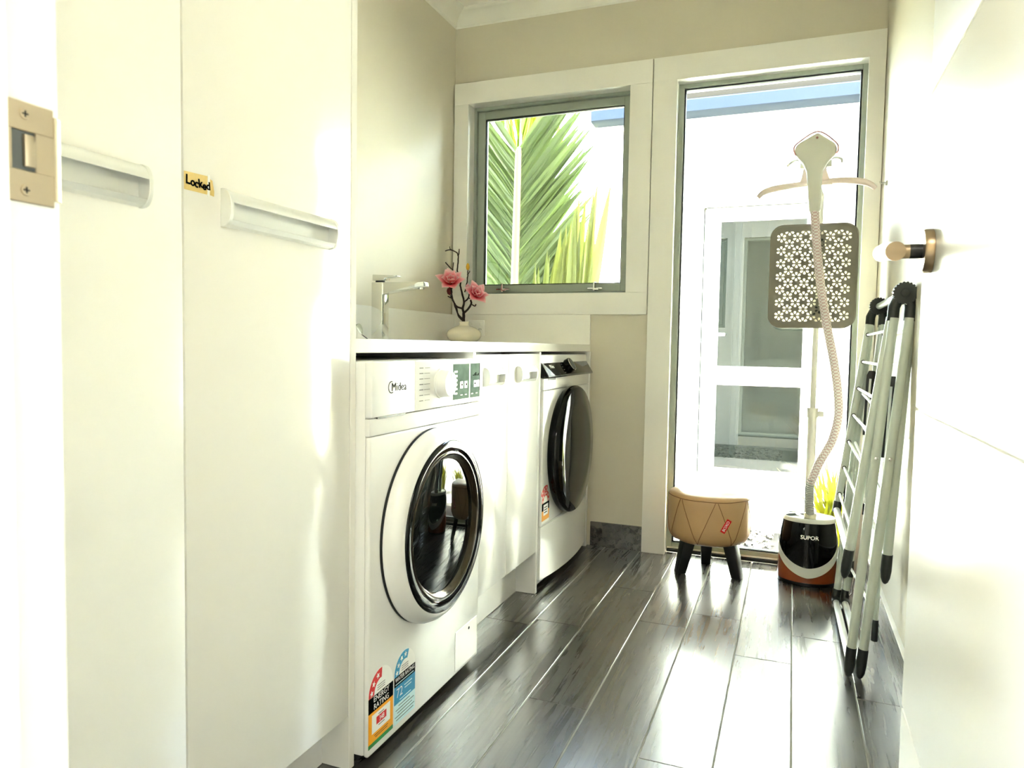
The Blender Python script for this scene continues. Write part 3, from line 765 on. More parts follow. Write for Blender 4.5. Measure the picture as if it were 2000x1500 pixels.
# ------------------------------------------------------------------ washing machine
wm = thing('washing_machine', 'white front loading washing machine with dark porthole and rating stickers', 'washing machine', (-0.3, 0.3, 0))
fin('body', box(nb(), -0.60, -0.012, 0.046, 0.596, 0.020, 0.8440, .006, 2), M['enamel'], wm)
fin('front_panel', box(nb(), -0.0125, 0.0, 0.0440, 0.5965, 0.0205, 0.6905, .005, 3), M['enamel'], wm)
fin('front_strip', box(nb(), -0.0125, -0.0005, 0.0440, 0.5965, 0.6920, 0.7275, .0015, 2), M['enamel'], wm)
fin('control_panel', box(nb(), -0.0125, 0.0045, 0.2205, 0.5965, 0.7300, 0.8445, .003, 3), M['enamel'], wm)
fin('detergent_drawer', box(nb(), -0.0125, 0.0045, 0.0440, 0.2198, 0.7300, 0.8445, .003, 3), M['enamel'], wm)
fin('drawer_grip', box(nb(), -0.006, 0.0012, 0.070, 0.185, 0.7262, 0.7302), M['black'], wm)
PX = 0.0046
# dial with printed ticks
b = nb(); lathe(b, [(.036, PX), (.036, PX + .003), (.033, PX + .004), (.031, PX + .026), (.029, PX + .028), (0, PX + .028)], (0, 0.345, 0.788), 'x', 48)
dl = fin('dial', b, M['enamel'], wm, 40)
b = nb(); box(b, PX + .0279, PX + .0284, 0.3435, 0.3465, 0.800, 0.814); fin('pointer', b, M['printlight'], dl)
b = nb()
for k in range(7):
    z = 0.752 + k * .0125
    prism(b, rect(0.262 + (.004 if k in (0, 6) else 0), 0.290, z - .0006, z + .0006), f_y, PX - .0001, PX + .0002)
    prism(b, rect(0.240, 0.258, z - .0010, z + .0010), f_y, PX - .0001, PX + .0002)
fin('dial_marks', b, M['printlight'], wm)
dp = fin('display', prism(nb(), rect(0.412, 0.574, 0.7430, 0.8330), f_y, PX - .0001, PX + .0006), M['display'], wm)
b = nb()
for yy in (.452, .478, .536, .556): prism(b, rect(yy, yy + .017, .770, .788), f_y, PX + .0005, PX + .0008)
for k in range(6): prism(b, rect(.418, .436, .756 + k * .011, .761 + k * .011), f_y, PX + .0005, PX + .0008)
for yy in (.455, .481, .520, .548): prism(b, rect(yy, yy + .012, .752, .7545), f_y, PX + .0005, PX + .0008)
prism(b, rect(.506, .512, .744, .832), f_y, PX + .0005, PX + .0008)
fin('display_print', b, M['white'], dp)
b = nb()
for yy in (.460, .487, .540): prism(b, rect(yy, yy + .006, .777, .782), f_y, PX + .0007, PX + .0010)
prism(b, rect(.5705, .5735, .760, .833), f_y, PX + .0005, PX + .0009)
for k in range(5): prism(b, rect(.530 + .008 * k, .534 + .008 * k, .800, .803 + .003 * (k % 3)), f_y, PX + .0005, PX + .0009)
fin('display_icons', b, M['inkblack'], dp)
# logo
b = nb(); prism(b, arcband(0.1190, 0.7895, .0112, .0130, 75, 300), f_y, PX - .0001, PX + .0004)
lg = fin('logo_ring', b, M['printgrey'], wm)
text('logo_lettering', 'Midea', 0.0250, (PX + .0003, 0.1500, 0.7890), (0, 1, 0), (0, 0, 1), M['printgrey'], wm, .0003, 1.05)
# porthole
PY, PZ = 0.312, 0.455
b = nb(); lathe(b, [(.2285, 0.0002), (.2290, .004), (.2270, .0065), (.2200, .0065)], (0, PY, PZ), 'x', 96)
fin('door_seam', b, M['gasket'], wm)
b = nb(); lathe(b, [(.2270, .0055), (.2290, .010), (.2280, .017), (.2230, .029), (.2140, .040), (.2060, .0445), (.2015, .0450), (.2010, .040)], (0, PY, PZ), 'x', 96)
dr = fin('door_ring', b, M['enamel'], wm, 60)
b = nb(); lathe(b, [(.2012, .0430), (.2010, .0475), (.1985, .0490), (.1800, .0470), (.1750, .0455)], (0, PY, PZ), 'x', 96)
fin('door_rim', b, M['blackgloss'], dr, 60)
b = nb(); lathe(b, [(.1755, .0452), (.1735, .0470), (.1705, .0470), (.1690, .0440)], (0, PY, PZ), 'x', 96)
fin('door_bezel', b, M['bronze'], dr, 60)
b = nb(); lathe(b, [(.1695, .0440), (.1660, .0400), (.1600, .0360), (.1560, .0345)], (0, PY, PZ), 'x', 96)
fin('bowl_wall', b, M['bronze'], dr, 60)
b = nb(); lathe(b, [(.1570, .0345), (.1540, .0350), (.1200, .0372), (.0600, .0392), (0, .0398)], (0, PY, PZ), 'x', 96)
fin('door_glass', b, M['darkglass'], dr, 60)
# service flap
fin('service_flap', box(nb(), -0.002, 0.0009, 0.452, 0.586, 0.030, 0.134, .0007, 1), M['enamel'], wm)
b = nb(); lathe(b, [(0, .0016), (.0035, .0016), (.0045, .0007)], (0, 0.535, 0.118), 'x', 16); fin('flap_latch', b, M['printgrey'], wm)
for fx in (-0.05, -0.55):
    for fy in (0.085, 0.540):
        b = nb(); lathe(b, [(0, .0005), (.024, .0005), (.026, .008), (.022, .0205), (0, .0205)], (fx, fy, 0), 'z', 20); fin('foot', b, M['black'], wm)
# energy label
X0 = 0.0001; e = .00035
eb = nb(); prism(eb, arch(0.0440, 0.1415, 0.0385, 0.1475), f_y, X0, X0 + e)
el = fin('energy_label', eb, M['white'], wm)
eb = nb(); prism(eb, rect(0.0440, 0.1415, 0.1130, 0.1455), f_y, X0 + e, X0 + 2 * e); fin('black_band', eb, M['inkblack'], el)
eb = nb(); prism(eb, rect(0.0440, 0.1415, 0.0475, 0.1130), f_y, X0 + e, X0 + 2 * e); fin('orange_field', eb, M['orange'], el)
eb = nb(); prism(eb, rect(0.0440, 0.1415, 0.0385, 0.0475), f_y, X0 + e, X0 + 2 * e); fin('green_band', eb, M['green'], el)
eb = nb(); prism(eb, rect(0.0570, 0.1290, 0.0660, 0.1060), f_y, X0 + 2 * e, X0 + 3 * e); fin('white_field', eb, M['white'], el)
eb = nb(); prism(eb, rect(0.0740, 0.1130, 0.0800, 0.0960), f_y, X0 + 3 * e, X0 + 4 * e); fin('red_field', eb, M['red'], el)
eb = nb(); prism(eb, arcband(0.09275, 0.1475, .0270, .0480, 182, 86), f_y, X0 + e, X0 + 2 * e); fin('star_arc', eb, M['red'], el)
for a in (170, 141, 110):
    eb = nb(); t = math.radians(a); prism(eb, star(0.09275 + .0375 * math.cos(t), 0.1475 + .0375 * math.sin(t), .0068, -(t - PI / 2)), f_y, X0 + 2 * e, X0 + 3 * e); fin('star', eb, M['white'], el)
text('lettering', 'ENERGY', 0.0170, (X0 + 3 * e, 0.0935, 0.1375), (0, 1, 0), (0, 0, 1), M['white'], el, .0001, .98)
text('lettering', 'RATING', 0.0170, (X0 + 3 * e, 0.0935, 0.1215), (0, 1, 0), (0, 0, 1), M['white'], el, .0001, .98)
text('lettering', '348', 0.0150, (X0 + 5 * e, 0.0940, 0.0878), (0, 1, 0), (0, 0, 1), M['white'], el, .0001, .9)
eb = nb()
for y0, y1, z in ((.082, .104, .0995), (.082, .106, .0755), (.066, .120, .0600), (.070, .118, .0555)): prism(eb, rect(y0, y1, z - .0006, z + .0006), f_y, X0 + 3 * e, X0 + 3.6 * e)
for k in range(3): prism(eb, rect(.078, .108, .1515 + .0048 * k, .1525 + .0048 * k), f_y, X0 + e, X0 + 1.6 * e)
fin('fine_print', eb, M['printgrey'], el)
# water label
eb = nb(); prism(eb, arch(0.1465, 0.2395, 0.0385, 0.1475), f_y, X0, X0 + e)
el = fin('water_label', eb, M['white'], wm)
eb = nb(); prism(eb, rect(0.1465, 0.2395, 0.1245, 0.1465), f_y, X0 + e, X0 + 2 * e); fin('black_band', eb, M['inkblack'], el)
eb = nb(); prism(eb, rect(0.1465, 0.2395, 0.0840, 0.1245), f_y, X0 + e, X0 + 2 * e); fin('blue_field', eb, M['blue'], el)
eb = nb(); prism(eb, rect(0.1465, 0.2395, 0.0385, 0.0840), f_y, X0 + e, X0 + 2 * e); fin('pale_field', eb, M['paleblue'], el)
eb = nb(); prism(eb, arcband(0.1930, 0.1475, .0260, .0460, 182, 68), f_y, X0 + e, X0 + 2 * e); fin('star_arc', eb, M['blue'], el)
for a in (170, 143, 115, 87):
    eb = nb(); t = math.radians(a); prism(eb, star(0.1930 + .036 * math.cos(t), 0.1475 + .036 * math.sin(t), .0068, -(t - PI / 2)), f_y, X0 + 2 * e, X0 + 3 * e); fin('star', eb, M['white'], el)
text('lettering', 'WATER RATING', 0.0135, (X0 + 3 * e, 0.1930, 0.1390), (0, 1, 0), (0, 0, 1), M['white'], el, .0001, .86)
text('lettering', '72', 0.0300, (X0 + 3 * e, 0.1690, 0.1065), (0, 1, 0), (0, 0, 1), M['white'], el, .0001, .95, -.0003)
eb = nb()
for y0, y1, z in ((.152, .232, .1290),): prism(eb, rect(y0, y1, z - .0010, z + .0010), f_y, X0 + 2 * e, X0 + 2.6 * e)
for y0, y1, z in ((.190, .225, .1140), (.192, .222, .1070), (.170, .220, .0890)): prism(eb, rect(y0, y1, z - .0011, z + .0011), f_y, X0 + 2 * e, X0 + 2.6 * e)
fin('fine_print', eb, M['paleblue'], el)
eb = nb()
for k, (y0, y1) in enumerate(((.155, .232), (.150, .236), (.160, .226), (.153, .234), (.165, .215))): prism(eb, rect(y0, y1, .0465 + .0075 * k, .0478 + .0075 * k), f_y, X0 + 2 * e, X0 + 2.6 * e)
for k in range(3): prism(eb, rect(.178, .208, .1515 + .0048 * k, .1525 + .0048 * k), f_y, X0 + e, X0 + 1.6 * e)
fin('fine_print', eb, M['printgrey'], el)

# ------------------------------------------------------------------ dryer
DXF = -0.026
dy = thing('dryer', 'white dryer with round black door and black control panel by the back wall', 'dryer', (-0.32, 1.50, 0))
fin('body', box(nb(), -0.64, DXF - .012, 1.2030, 1.8000, 0.0205, 0.850, .006, 2), M['enamel'], dy)
fin('front_panel', box(nb(), DXF - .013, DXF, 1.2010, 1.8020, 0.2330, 0.7220, .004, 3), M['enamel'], dy)
fin('front_strip', box(nb(), DXF - .013, DXF, 1.2010, 1.8020, 0.7235, 0.7660, .003, 2), M['enamel'], dy)
bp_ = nb(); n = 14
outline = [(DXF - .013, 1.2015), (DXF - .013, 1.8015)] + [(DXF - .002 + .026 * (1 - (2 * (k / n) - 1) ** 2), 1.8015 - .600 * k / n) for k in range(n + 1)]
t = bmesh.new(); A = [t.verts.new((u, v, 0.0400)) for u, v in outline]; Bv = [t.verts.new((u if i < 2 else DXF - .001 + (u - DXF) * .55, v, 0.2315)) for i, (u, v) in enumerate(outline)]
t.faces.new(A); t.faces.new(list(reversed(Bv)))
for i in range(len(outline)): t.faces.new((A[i], Bv[i], Bv[(i + 1) % len(outline)], A[(i + 1) % len(outline)]))
merge(bp_, t); fin('kick_panel', bp_, M['enamel'], dy, 30)
b = nb(); prism(b, [(-0.075, 0.849), (-0.056, 0.8485), (-0.008, 0.7720), (-0.012, 0.7672), (-0.075, 0.7672)], f_x, 1.2030, 1.8000, 0, .0015, 2)
cpn = fin('control_panel', b, M['blackgloss'], dy)
pn = Vector((0.0765, 0, 0.048)).normalized(); pu = Vector((-0.048, 0, 0.0765)).normalized()
def onp(y, s, off=0.0): return Vector((-0.008, y, 0.7720)) + pu * s + pn * off
b = nb()
for s0, s1 in ((.0005, .0022), (.0850, .0875)):
    A = [onp(1.205, s0, .0003), onp(1.798, s0, .0003), onp(1.798, s1, .0003), onp(1.205, s1, .0003)]; b.faces.new([b.verts.new(p) for p in A])
A = [onp(1.205, .001, .0003), onp(1.2085, .001, .0003), onp(1.2085, .087, .0003), onp(1.205, .087, .0003)]; b.faces.new([b.verts.new(p) for p in A])
fin('panel_edging', b, M['printlight'], dy)
kc = onp(1.485, .036)
b = nb(); tube(b, [kc, kc + pn * .022, kc + pn * .0225], [.029, .0275, .0255], 40); kn = fin('knob', b, M['blackgloss'], dy)
b = nb(); tube(b, [kc + pn * .0215, kc + pn * .0232], [.0282, .0270], 40); fin('knob_rim', b, M['chrome'], kn)
b = nb(); tube(b, [kc + pn * .0230, kc + pn * .0236], [.0245, .0242], 40); fin('knob_face', b, M['charcoal'], kn)
text('logo_lettering', 'Midea', 0.020, onp(1.297, .040, .0006), (0, 1, 0), pu, M['white'], dy, .0002, 1.0)
b = nb()
for k in range(6):
    c = onp(1.415 + .004 * (k % 2), .012 + .012 * k, .0004); tube(b, [c, c + Vector((0, .012, 0))], .0006, 5)
    c = onp(1.535 + .004 * (k % 2), .012 + .012 * k, .0004); tube(b, [c, c + Vector((0, .012, 0))], .0006, 5)
fin('panel_marks', b, M['printlight'], dy)
fin('drawer_grip', box(nb(), DXF - .004, DXF + .0008, 1.245, 1.335, .7575, .7650), M['black'], dy)
DYY, DZZ = 1.492, 0.483
b = nb(); lathe(b, [(.236, DXF - .001), (.246, DXF + .010), (.2475, DXF + .026), (.2455, DXF + .036), (.2400, DXF + .0420)], (0, DYY, DZZ), 'x', 96)
dd = fin('door', b, M['blackgloss'], dy, 60)
b = nb(); lathe(b, [(.2400, DXF + .0418), (.2380, DXF + .0432), (.1700, DXF + .0490), (.0900, DXF + .0525), (0, DXF + .0540)], (0, DYY, DZZ), 'x', 96)
fin('door_glass', b, M['darkglass'], dd, 60)
for fx in (-0.08, -0.58):
    for fy in (1.25, 1.75):
        b = nb(); lathe(b, [(0, .0005), (.024, .0005), (.026, .008), (.022, .021), (0, .021)], (fx, fy, 0), 'z', 20); fin('foot', b, M['black'], dy)
X0 = DXF + .0001
eb = nb(); prism(eb, arch(1.200 + .004, 1.2860, 0.2420, 0.3180), f_y, X0, X0 + e); el = fin('energy_label', eb, M['white'], dy)
eb = nb(); prism(eb, arcband(1.245, 0.318, .0230, .0410, 182, -2), f_y, X0 + e, X0 + 2 * e); fin('star_arc', eb, M['red'], el)
eb = nb(); prism(eb, arcband(1.245, 0.318, .0425, .0600, 150, 70), f_y, X0 + e, X0 + 2 * e); fin('crown_arc', eb, M['red'], el)
for a in (172, 140, 106, 74, 40, 8):
    eb = nb(); t = math.radians(a); prism(eb, star(1.245 + .032 * math.cos(t), .318 + .032 * math.sin(t), .0062, -(t - PI / 2)), f_y, X0 + 2 * e, X0 + 3 * e); fin('star', eb, M['white'], el)
for a in (134, 110, 86):
    eb = nb(); t = math.radians(a); prism(eb, star(1.245 + .051 * math.cos(t), .318 + .051 * math.sin(t), .0058, -(t - PI / 2)), f_y, X0 + 2 * e, X0 + 3 * e); fin('star', eb, M['white'], el)
eb = nb(); prism(eb, rect(1.204, 1.286, .288, .316), f_y, X0 + e, X0 + 2 * e); fin('black_band', eb, M['inkblack'], el)
eb = nb(); prism(eb, rect(1.222, 1.272, .270, .309), f_y, X0 + 2 * e, X0 + 3 * e); fin('white_field', eb, M['white'], el)
eb = nb(); prism(eb, rect(1.204, 1.286, .252, .288), f_y, X0 + e, X0 + 2 * e); fin('orange_field', eb, M['orange'], el)
eb = nb()
for k in range(3): prism(eb, rect(1.228, 1.262, .279 + .009 * k, .282 + .009 * k), f_y, X0 + 3 * e, X0 + 3.6 * e)
fin('fine_print', eb, M['inkblack'], el)

# ------------------------------------------------------------------ stool
SX, SY = 0.504, 1.690
st = thing('stool', 'low round tan leatherette stool on three black splayed legs', 'stool', (SX, SY, 0))
def stool_r(a, z):
    base = 0.158 - 0.003 * (0.5 - 0.5 * math.cos(7 * (a + .25)))
    t = (z - .135) / .185
    if t < .22: base *= 0.87 + .13 * math.sin(PI / 2 * t / .22)
    if t > .84: base *= 1 - .035 * ((t - .84) / .16) ** 2
    return base
b = nb(); seg = 84; rings = []
zsl = [.132, .134, .142, .155, .172, .20, .24, .27, .290, .304, .313, .318]
for i, z in enumerate(zsl):
    k = (0.80 if i == 0 else 0.92 if i == 1 else 1.0)
    rings.append([b.verts.new((SX + stool_r(2 * PI * j / seg, max(.135, z)) * k * math.cos(2 * PI * j / seg), SY + stool_r(2 * PI * j / seg, max(.135, z)) * k * math.sin(2 * PI * j / seg), z)) for j in range(seg)])
for rr, z in ((.90, .3235), (.75, .329), (.5, .333), (.25, .335)):
    rings.append([b.verts.new((SX + stool_r(2 * PI * j / seg, .318) * rr * math.cos(2 * PI * j / seg), SY + stool_r(2 * PI * j / seg, .318) * rr * math.sin(2 * PI * j / seg), z)) for j in range(seg)])
for i in range(len(rings) - 1):
    for j in range(seg): b.faces.new((rings[i][j], rings[i][(j + 1) % seg], rings[i + 1][(j + 1) % seg], rings[i + 1][j]))
b.faces.new(rings[0]); b.faces.new(rings[-1])
seat = fin('seat', b, M['tan'], st, 60)
b = nb(); pts = []
for j in range(61):
    a = 2 * PI * j / 60; r = stool_r(a, .308) + .0006; pts.append((SX + r * math.cos(a), SY + r * math.sin(a), .309))
tube(b, pts, .0014, 6); fin('top_seam', b, M['seam'], seat, 60)
nz = 7
for j in range(nz):
    a0 = -PI / 2 - .62 + 2 * PI * j / nz
    for s in (-1, 1):
        P = []
        for i in range(13):
            t = i / 12; z = .306 - (.306 - .142) * t; a = a0 + s * (PI / nz - .03) * t + s * .03
            r = stool_r(a, z) + .0003; P.append((SX + r * math.cos(a), SY + r * math.sin(a), z))
        b = nb(); tube(b, P, .0011, 5); fin('seam', b, M['seam'], seat, 60)
for lx, ly in ((0.406, 1.632), (0.622, 1.650), (0.486, 1.800)):
    d = Vector((lx - SX, ly - SY, 0)); d1_ = d.normalized(); p = Vector((-d1_.y, d1_.x, 0))
    top = Vector((SX, SY, 0)) + d * .70; bot = Vector((SX, SY, 0)) + d * 1.0
    b = nb(); vs = []
    for c, z, hw in ((bot, .0005, .0185), (top, .150, .0245)):
        vs.append([b.verts.new((c.x + d1_.x * sx * hw + p.x * sy * hw, c.y + d1_.y * sx * hw + p.y * sy * hw, z)) for sx, sy in ((-1, -1), (1, -1), (1, 1), (-1, 1))])
    b.faces.new(vs[0]); b.faces.new(vs[1])
    for k in range(4): b.faces.new((vs[0][k], vs[0][(k + 1) % 4], vs[1][(k + 1) % 4], vs[1][k]))
    bmesh.ops.recalc_face_normals(b, faces=b.faces)
    bmesh.ops.bevel(b, geom=list(b.edges), offset=.003, segments=2, profile=.5, affect='EDGES')
    fin('leg', b, M['blackwood'], st)
# red side tag
aa = -PI / 2 + .50
tn = Vector((math.cos(aa), math.sin(aa), 0)); tt = Vector((-tn.y, tn.x, 0))
cc = Vector((SX, SY, .222)) + tn * (stool_r(aa, .222) + .0035)
ez_ = (Vector((0, 0, 1)) * .86 + tt * .50).normalized(); ex_ = ez_.cross(tn) * -1
b = nb()
for u, v in ((-.0095, -.027), (.0095, -.027), (.0095, .027), (-.0095, .027)): b.verts.new(cc + ex_ * u + ez_ * v)
b.verts.ensure_lookup_table(); f = b.faces.new(b.verts[:]); r = bmesh.ops.extrude_face_region(b, geom=[f])
for v in [g_ for g_ in r['geom'] if isinstance(g_, bmesh.types.BMVert)]: v.co -= tn * .0022
tg = fin('side_tag', b, M['red'], seat)
text('tag_lettering', 'BOXO', 0.0155, cc + tn * .0004, ez_, tn.cross(ez_), M['white'], seat, .0001, .95, .0003)

# ------------------------------------------------------------------ garment steamer
QX, QY = 0.868, 1.738
RX, RY = 0.1065, 0.085
gs = thing('garment_steamer', 'standing garment steamer with black and brown base by the full height pane', 'steamer', (QX, QY, 0))
def bodyk(z):
    t = max(0, min(1, z / .24)); return 1.0 - .02 * t - .13 * t ** 3
b = nb(); lathe(b, [(0, .0006), (.97, .0006), (.985, .004), (.985, .014), (0, .014)], (QX, QY, 0), 'z', 72, RX, RY); fin('base_foot', b, M['black'], gs)
b = nb(); lathe(b, [(0, .0140), (.99, .0140)] + [(bodyk(z), z) for z in (.018, .05, .09, .13, .17, .20, .225, .238)] + [(.80, .2420), (0, .2425)], (QX, QY, 0), 'z', 96, RX, RY)
fin('tank', b, M['brown'], gs, 50)
def surf(th, z, off):     # th = 0 faces the room
    k = bodyk(z); nrm = Vector((math.sin(th) / RX, -math.cos(th) / RY, 0)).normalized()
    return Vector((QX + RX * k * math.sin(th), QY - RY * k * math.cos(th), z)) + nrm * off
TH = math.radians(112)
def zlow(th): return .070 + .150 * min(1, abs(th) / TH) ** 1.75
def band(zl, zh, off, n=56, mrows=10):
    bb = nb(); rows = []
    for i in range(n + 1):
        th = -TH + 2 * TH * i / n
        a, c = zl(th), max(zl(th) + .0005, zh(th))
        rows.append([bb.verts.new(surf(th, a + (c - a) * k / mrows, off)) for k in range(mrows + 1)])
    for i in range(n):
        for k in range(mrows): bb.faces.new((rows[i][k], rows[i + 1][k], rows[i + 1][k + 1], rows[i][k + 1]))
    r = bmesh.ops.extrude_face_region(bb, geom=list(bb.faces))
    for v in [g_ for g_ in r['geom'] if isinstance(g_, bmesh.types.BMVert)]:
        c = Vector((QX, QY, v.co.z)); v.co += (c - v.co).normalized() * (off + .0015)
    return bb
fin('front_shield', band(zlow, lambda th: .2375, .0022), M['blackgloss'], gs, 50)
fin('shield_band', band(lambda th: zlow(th) - .036 + .012 * min(1, abs(th) / TH), lambda th: zlow(th) + .001, .0040, 56, 4), M['palegrey'], gs, 50)
b = nb(); lathe(b, [(.86, .2360), (.885, .2372), (.885, .2425), (.88, .2475), (.86, .2520), (.82, .2530), (.78, .2500), (.55, .2475), (.3, .2465), (0, .2465)], (QX, QY, 0), 'z', 72, RX, RY); fin('lid', b, M['palegrey'], gs, 50)
b = nb(); lathe(b, [(.76, .2512), (.60, .2555), (.45, .2560), (.30, .2555)], (QX, QY, 0), 'z', 60, RX, RY); fin('water_window', b, M['clear'], gs, 50)
text('logo_lettering', 'SUPOR', 0.0205, (QX + .004, QY - RY, .1850), (1, 0, 0), (0, 0, 1), M['white'], gs, .0002, 1.0, .0003,
     bend=lambda p: Vector((p.x, QY - RY * bodyk(p.z) * math.sqrt(max(0, 1 - ((p.x - QX) / (RX * bodyk(p.z))) ** 2)) - .0030 + (p.y - (QY - RY)) * .2, p.z)))
b = nb(); prism(b, [(QX - .016, .2120), (QX - .019, .2175), (QX - .014, .2230), (QX - .0155, .2170)], f_x, QY - RY * .93, QY - RY * .915); fin('power_mark', b, M['white'], gs)
# pole (behind the hose)
px_, py_ = 0.868, 1.776
b = nb(); tube(b, [(px_, py_, .247), (px_, py_, .640)], .0165, 24); fin('lower_pole', b, M['palegrey'], gs)
b = nb(); tube(b, [(px_, py_, .640), (px_, py_, 1.470)], .0105, 20); fin('upper_pole', b, M['palegrey'], gs)
b = nb(); tube(b, [(px_, py_, .625), (px_, py_, .662)], .0205, 24); box(b, px_ + .012, px_ + .040, py_ - .009, py_ + .009, .628, .650, .004, 2); fin('pole_clamp', b, M['palegrey'], gs)
# hose
hp = [(0.871, 1.690, .275), (0.866, 1.676, .330), (0.868, 1.664, .390), (0.895, 1.656, .470), (0.936, 1.652, .560), (0.952, 1.652, .668), (0.934, 1.654, .817), (0.903, 1.656, .965), (0.876, 1.658, 1.114), (0.857, 1.660, 1.263), (0.845, 1.664, 1.390)]
b = nb(); tube(b, smooth_path([(0.872, 1.700, .250), hp[0], hp[1], hp[2]], 8), .0130, 16); fin('hose_base', b, M['palegrey'], gs)
b = nb(); P = smooth_path([(0.871, 1.702, .248)] + hp[:4], 26)[:84]
for i in range(0, len(P) - 2, 3): tube(b, [P[i], P[i + 1]], [.0150, .0150], 16)
fin('hose_rings', b, M['printlight'], gs)
b = nb(); tube(b, smooth_path(hp[2:], 14), .0150, 20, True, 0, 'uvw'); fin('hose', b, M['hose'], gs, 60)
b = nb(); lathe(b, [(.0215, 0), (.0215, .022), (.0175, .025), (.0, .025)], (0.872, 1.700, .2475), 'z', 28); fin('hose_socket', b, mat('cream_plastic', (226, 220, 190), .4), gs)
# steam head
hd_out = [(0.826, 1.384), (0.821, 1.440), (0.816, 1.500), (0.812, 1.532), (0.800, 1.560), (0.772, 1.594), (0.768, 1.612), (0.778, 1.632), (0.846, 1.668), (0.906, 1.624), (0.913, 1.600), (0.905, 1.586), (0.882, 1.560), (0.868, 1.532), (0.866, 1.500), (0.865, 1.440), (0.863, 1.384)]
b = nb(); prism(b, hd_out, f_x, 1.648, 1.684, 0, .008, 3); fin('steam_head', b, M['palegrey'], gs, 50)
b = nb(); tube(b, smooth_path([(0.774, 1.650, 1.590), (0.767, 1.650, 1.612), (0.779, 1.650, 1.634), (0.846, 1.650, 1.670), (0.907, 1.650, 1.626), (0.915, 1.650, 1.600), (0.909, 1.650, 1.588)], 6), .0028, 8); fin('head_rim', b, M['rosegold'], gs, 60)
b = nb(); lathe(b, [(0, -.0035), (.0035, -.003), (.0045, 0)], (0.844, 1.6485, 1.648), 'y', 12); fin('head_light', b, M['rosegold'], gs)
# hanger
def arm(pts):
    bb = nb(); P = smooth_path(pts, 5); tube(bb, P, [.008 + .004 * math.sin(PI * i / (len(P) - 1)) for i in range(len(P))], 10); return bb
fin('hanger_arm', arm([(0.842, 1.712, 1.500), (0.790, 1.712, 1.497), (0.735, 1.710, 1.492), (0.690, 1.708, 1.484), (0.662, 1.706, 1.473), (0.645, 1.704, 1.456)]), M['pinkwhite'], gs, 60)
fin('hanger_arm', arm([(0.842, 1.712, 1.500), (0.900, 1.712, 1.504), (0.955, 1.710, 1.502), (1.000, 1.708, 1.494), (1.028, 1.706, 1.482), (1.045, 1.704, 1.466)]), M['pinkwhite'], gs, 60)
b = nb(); prism(b, [(0.780, 1.490), (0.905, 1.490), (0.893, 1.512), (0.883, 1.540), (0.878, 1.566), (0.804, 1.566), (0.800, 1.540), (0.794, 1.512)], f_x, 1.704, 1.722, 0, .004, 2); fin('hanger_neck', b, M['pinkwhite'], gs, 50)
b = nb(); tube(b, [(px_, py_, 1.465), (px_ - .012, 1.745, 1.490), (0.846, 1.716, 1.505)], .011, 14); fin('hanger_bracket', b, M['palegrey'], gs)
for s, cx in ((-1, 0.800), (1, 0.888)):
    b = nb(); box(b, cx - .010, cx + .010, 1.690, 1.716, 1.552, 1.582, .004, 2)
    tube(b, smooth_path([(cx, 1.700, 1.578), (cx + s * .020, 1.694, 1.584), (cx + s * .040, 1.690, 1.576), (cx + s * (.055 if s < 0 else .042), 1.690, 1.562)], 5), .0045, 8)
    fin('garment_clip', b, M['palegrey'], gs, 50)
# perforated pressing board
BX0, BX1, BZ0, BZ1, BYF = 0.697, 0.999, 0.968, 1.353, 1.745
def drop(cx, cz, r, a):
    pts = []
    for u, v in ((-.0075, 0), (-.002, .0042), (.003, .0052), (.0068, .0030), (.0068, -.0030), (.003, -.0052), (-.002, -.0042)):
        u2 = (u + .0135) * r; v2 = v * r
        pts.append((cx + u2 * math.cos(a) - v2 * math.sin(a), cz + u2 * math.sin(a) + v2 * math.cos(a)))
    return pts
tb = bmesh.new()
def loop(pts):
    vs = [tb.verts.new((u, BYF, v)) for u, v in pts]
    return [tb.edges.new((vs[i], vs[(i + 1) % len(vs)])) for i in range(len(vs))]
edges = loop(rrect(BX0, BX1, BZ0, BZ1, .045, 8))
mx_, mz_ = (BX0 + BX1) / 2, (BZ0 + BZ1) / 2
def inside(u, v, m): 
    du, dv = abs(u - mx_) - ((BX1 - BX0) / 2 - m), abs(v - mz_) - ((BZ1 - BZ0) / 2 - m)
    if du > 0 or dv > 0: return False
    r = .030; ddu, ddv = du + r, dv + r
    return not (ddu > 0 and ddv > 0 and math.hypot(ddu, ddv) > r)
px2, pz2 = .0284, .0492
for i in range(-6, 7):
    for j in range(-5, 6):
        cx, cz = mx_ + i * px2, mz_ + j * pz2 + (pz2 / 2 if i % 2 else 0)
        for k in range(6):
            a = PI / 6 + k * PI / 3 if True else 0
            p = drop(cx, cz, .84, a + PI / 6 * 0)
            if all(inside(u, v, .014) for u, v in p): edges += loop(p)
res = bmesh.ops.triangle_fill(tb, use_beauty=True, use_dissolve=False, edges=edges)
if len(tb.faces) < 50:
    tb.free(); tb = bmesh.new(); prism(tb, rrect(BX0, BX1, BZ0, BZ1, .045, 8), f_x, BYF, BYF + .006)
else:
    r = bmesh.ops.extrude_face_region(tb, geom=list(tb.faces))
    for v in [g_ for g_ in r['geom'] if isinstance(g_, bmesh.types.BMVert)]: v.co.y += .006
fin('pressing_board', tb, M['board'], gs, 30)
b = nb(); o1 = rrect(BX0 - .003, BX1 + .003, BZ0 - .003, BZ1 + .003, .048, 8); o2 = rrect(BX0 + .003, BX1 - .003, BZ0 + .003, BZ1 - .003, .043, 8); n = len(o1)
ra, rb_, rc, rd = ([b.verts.new((u, y, v)) for u, v in o] for o, y in ((o1, BYF - .003), (o1, BYF + .009), (o2, BYF + .009), (o2, BYF - .003)))
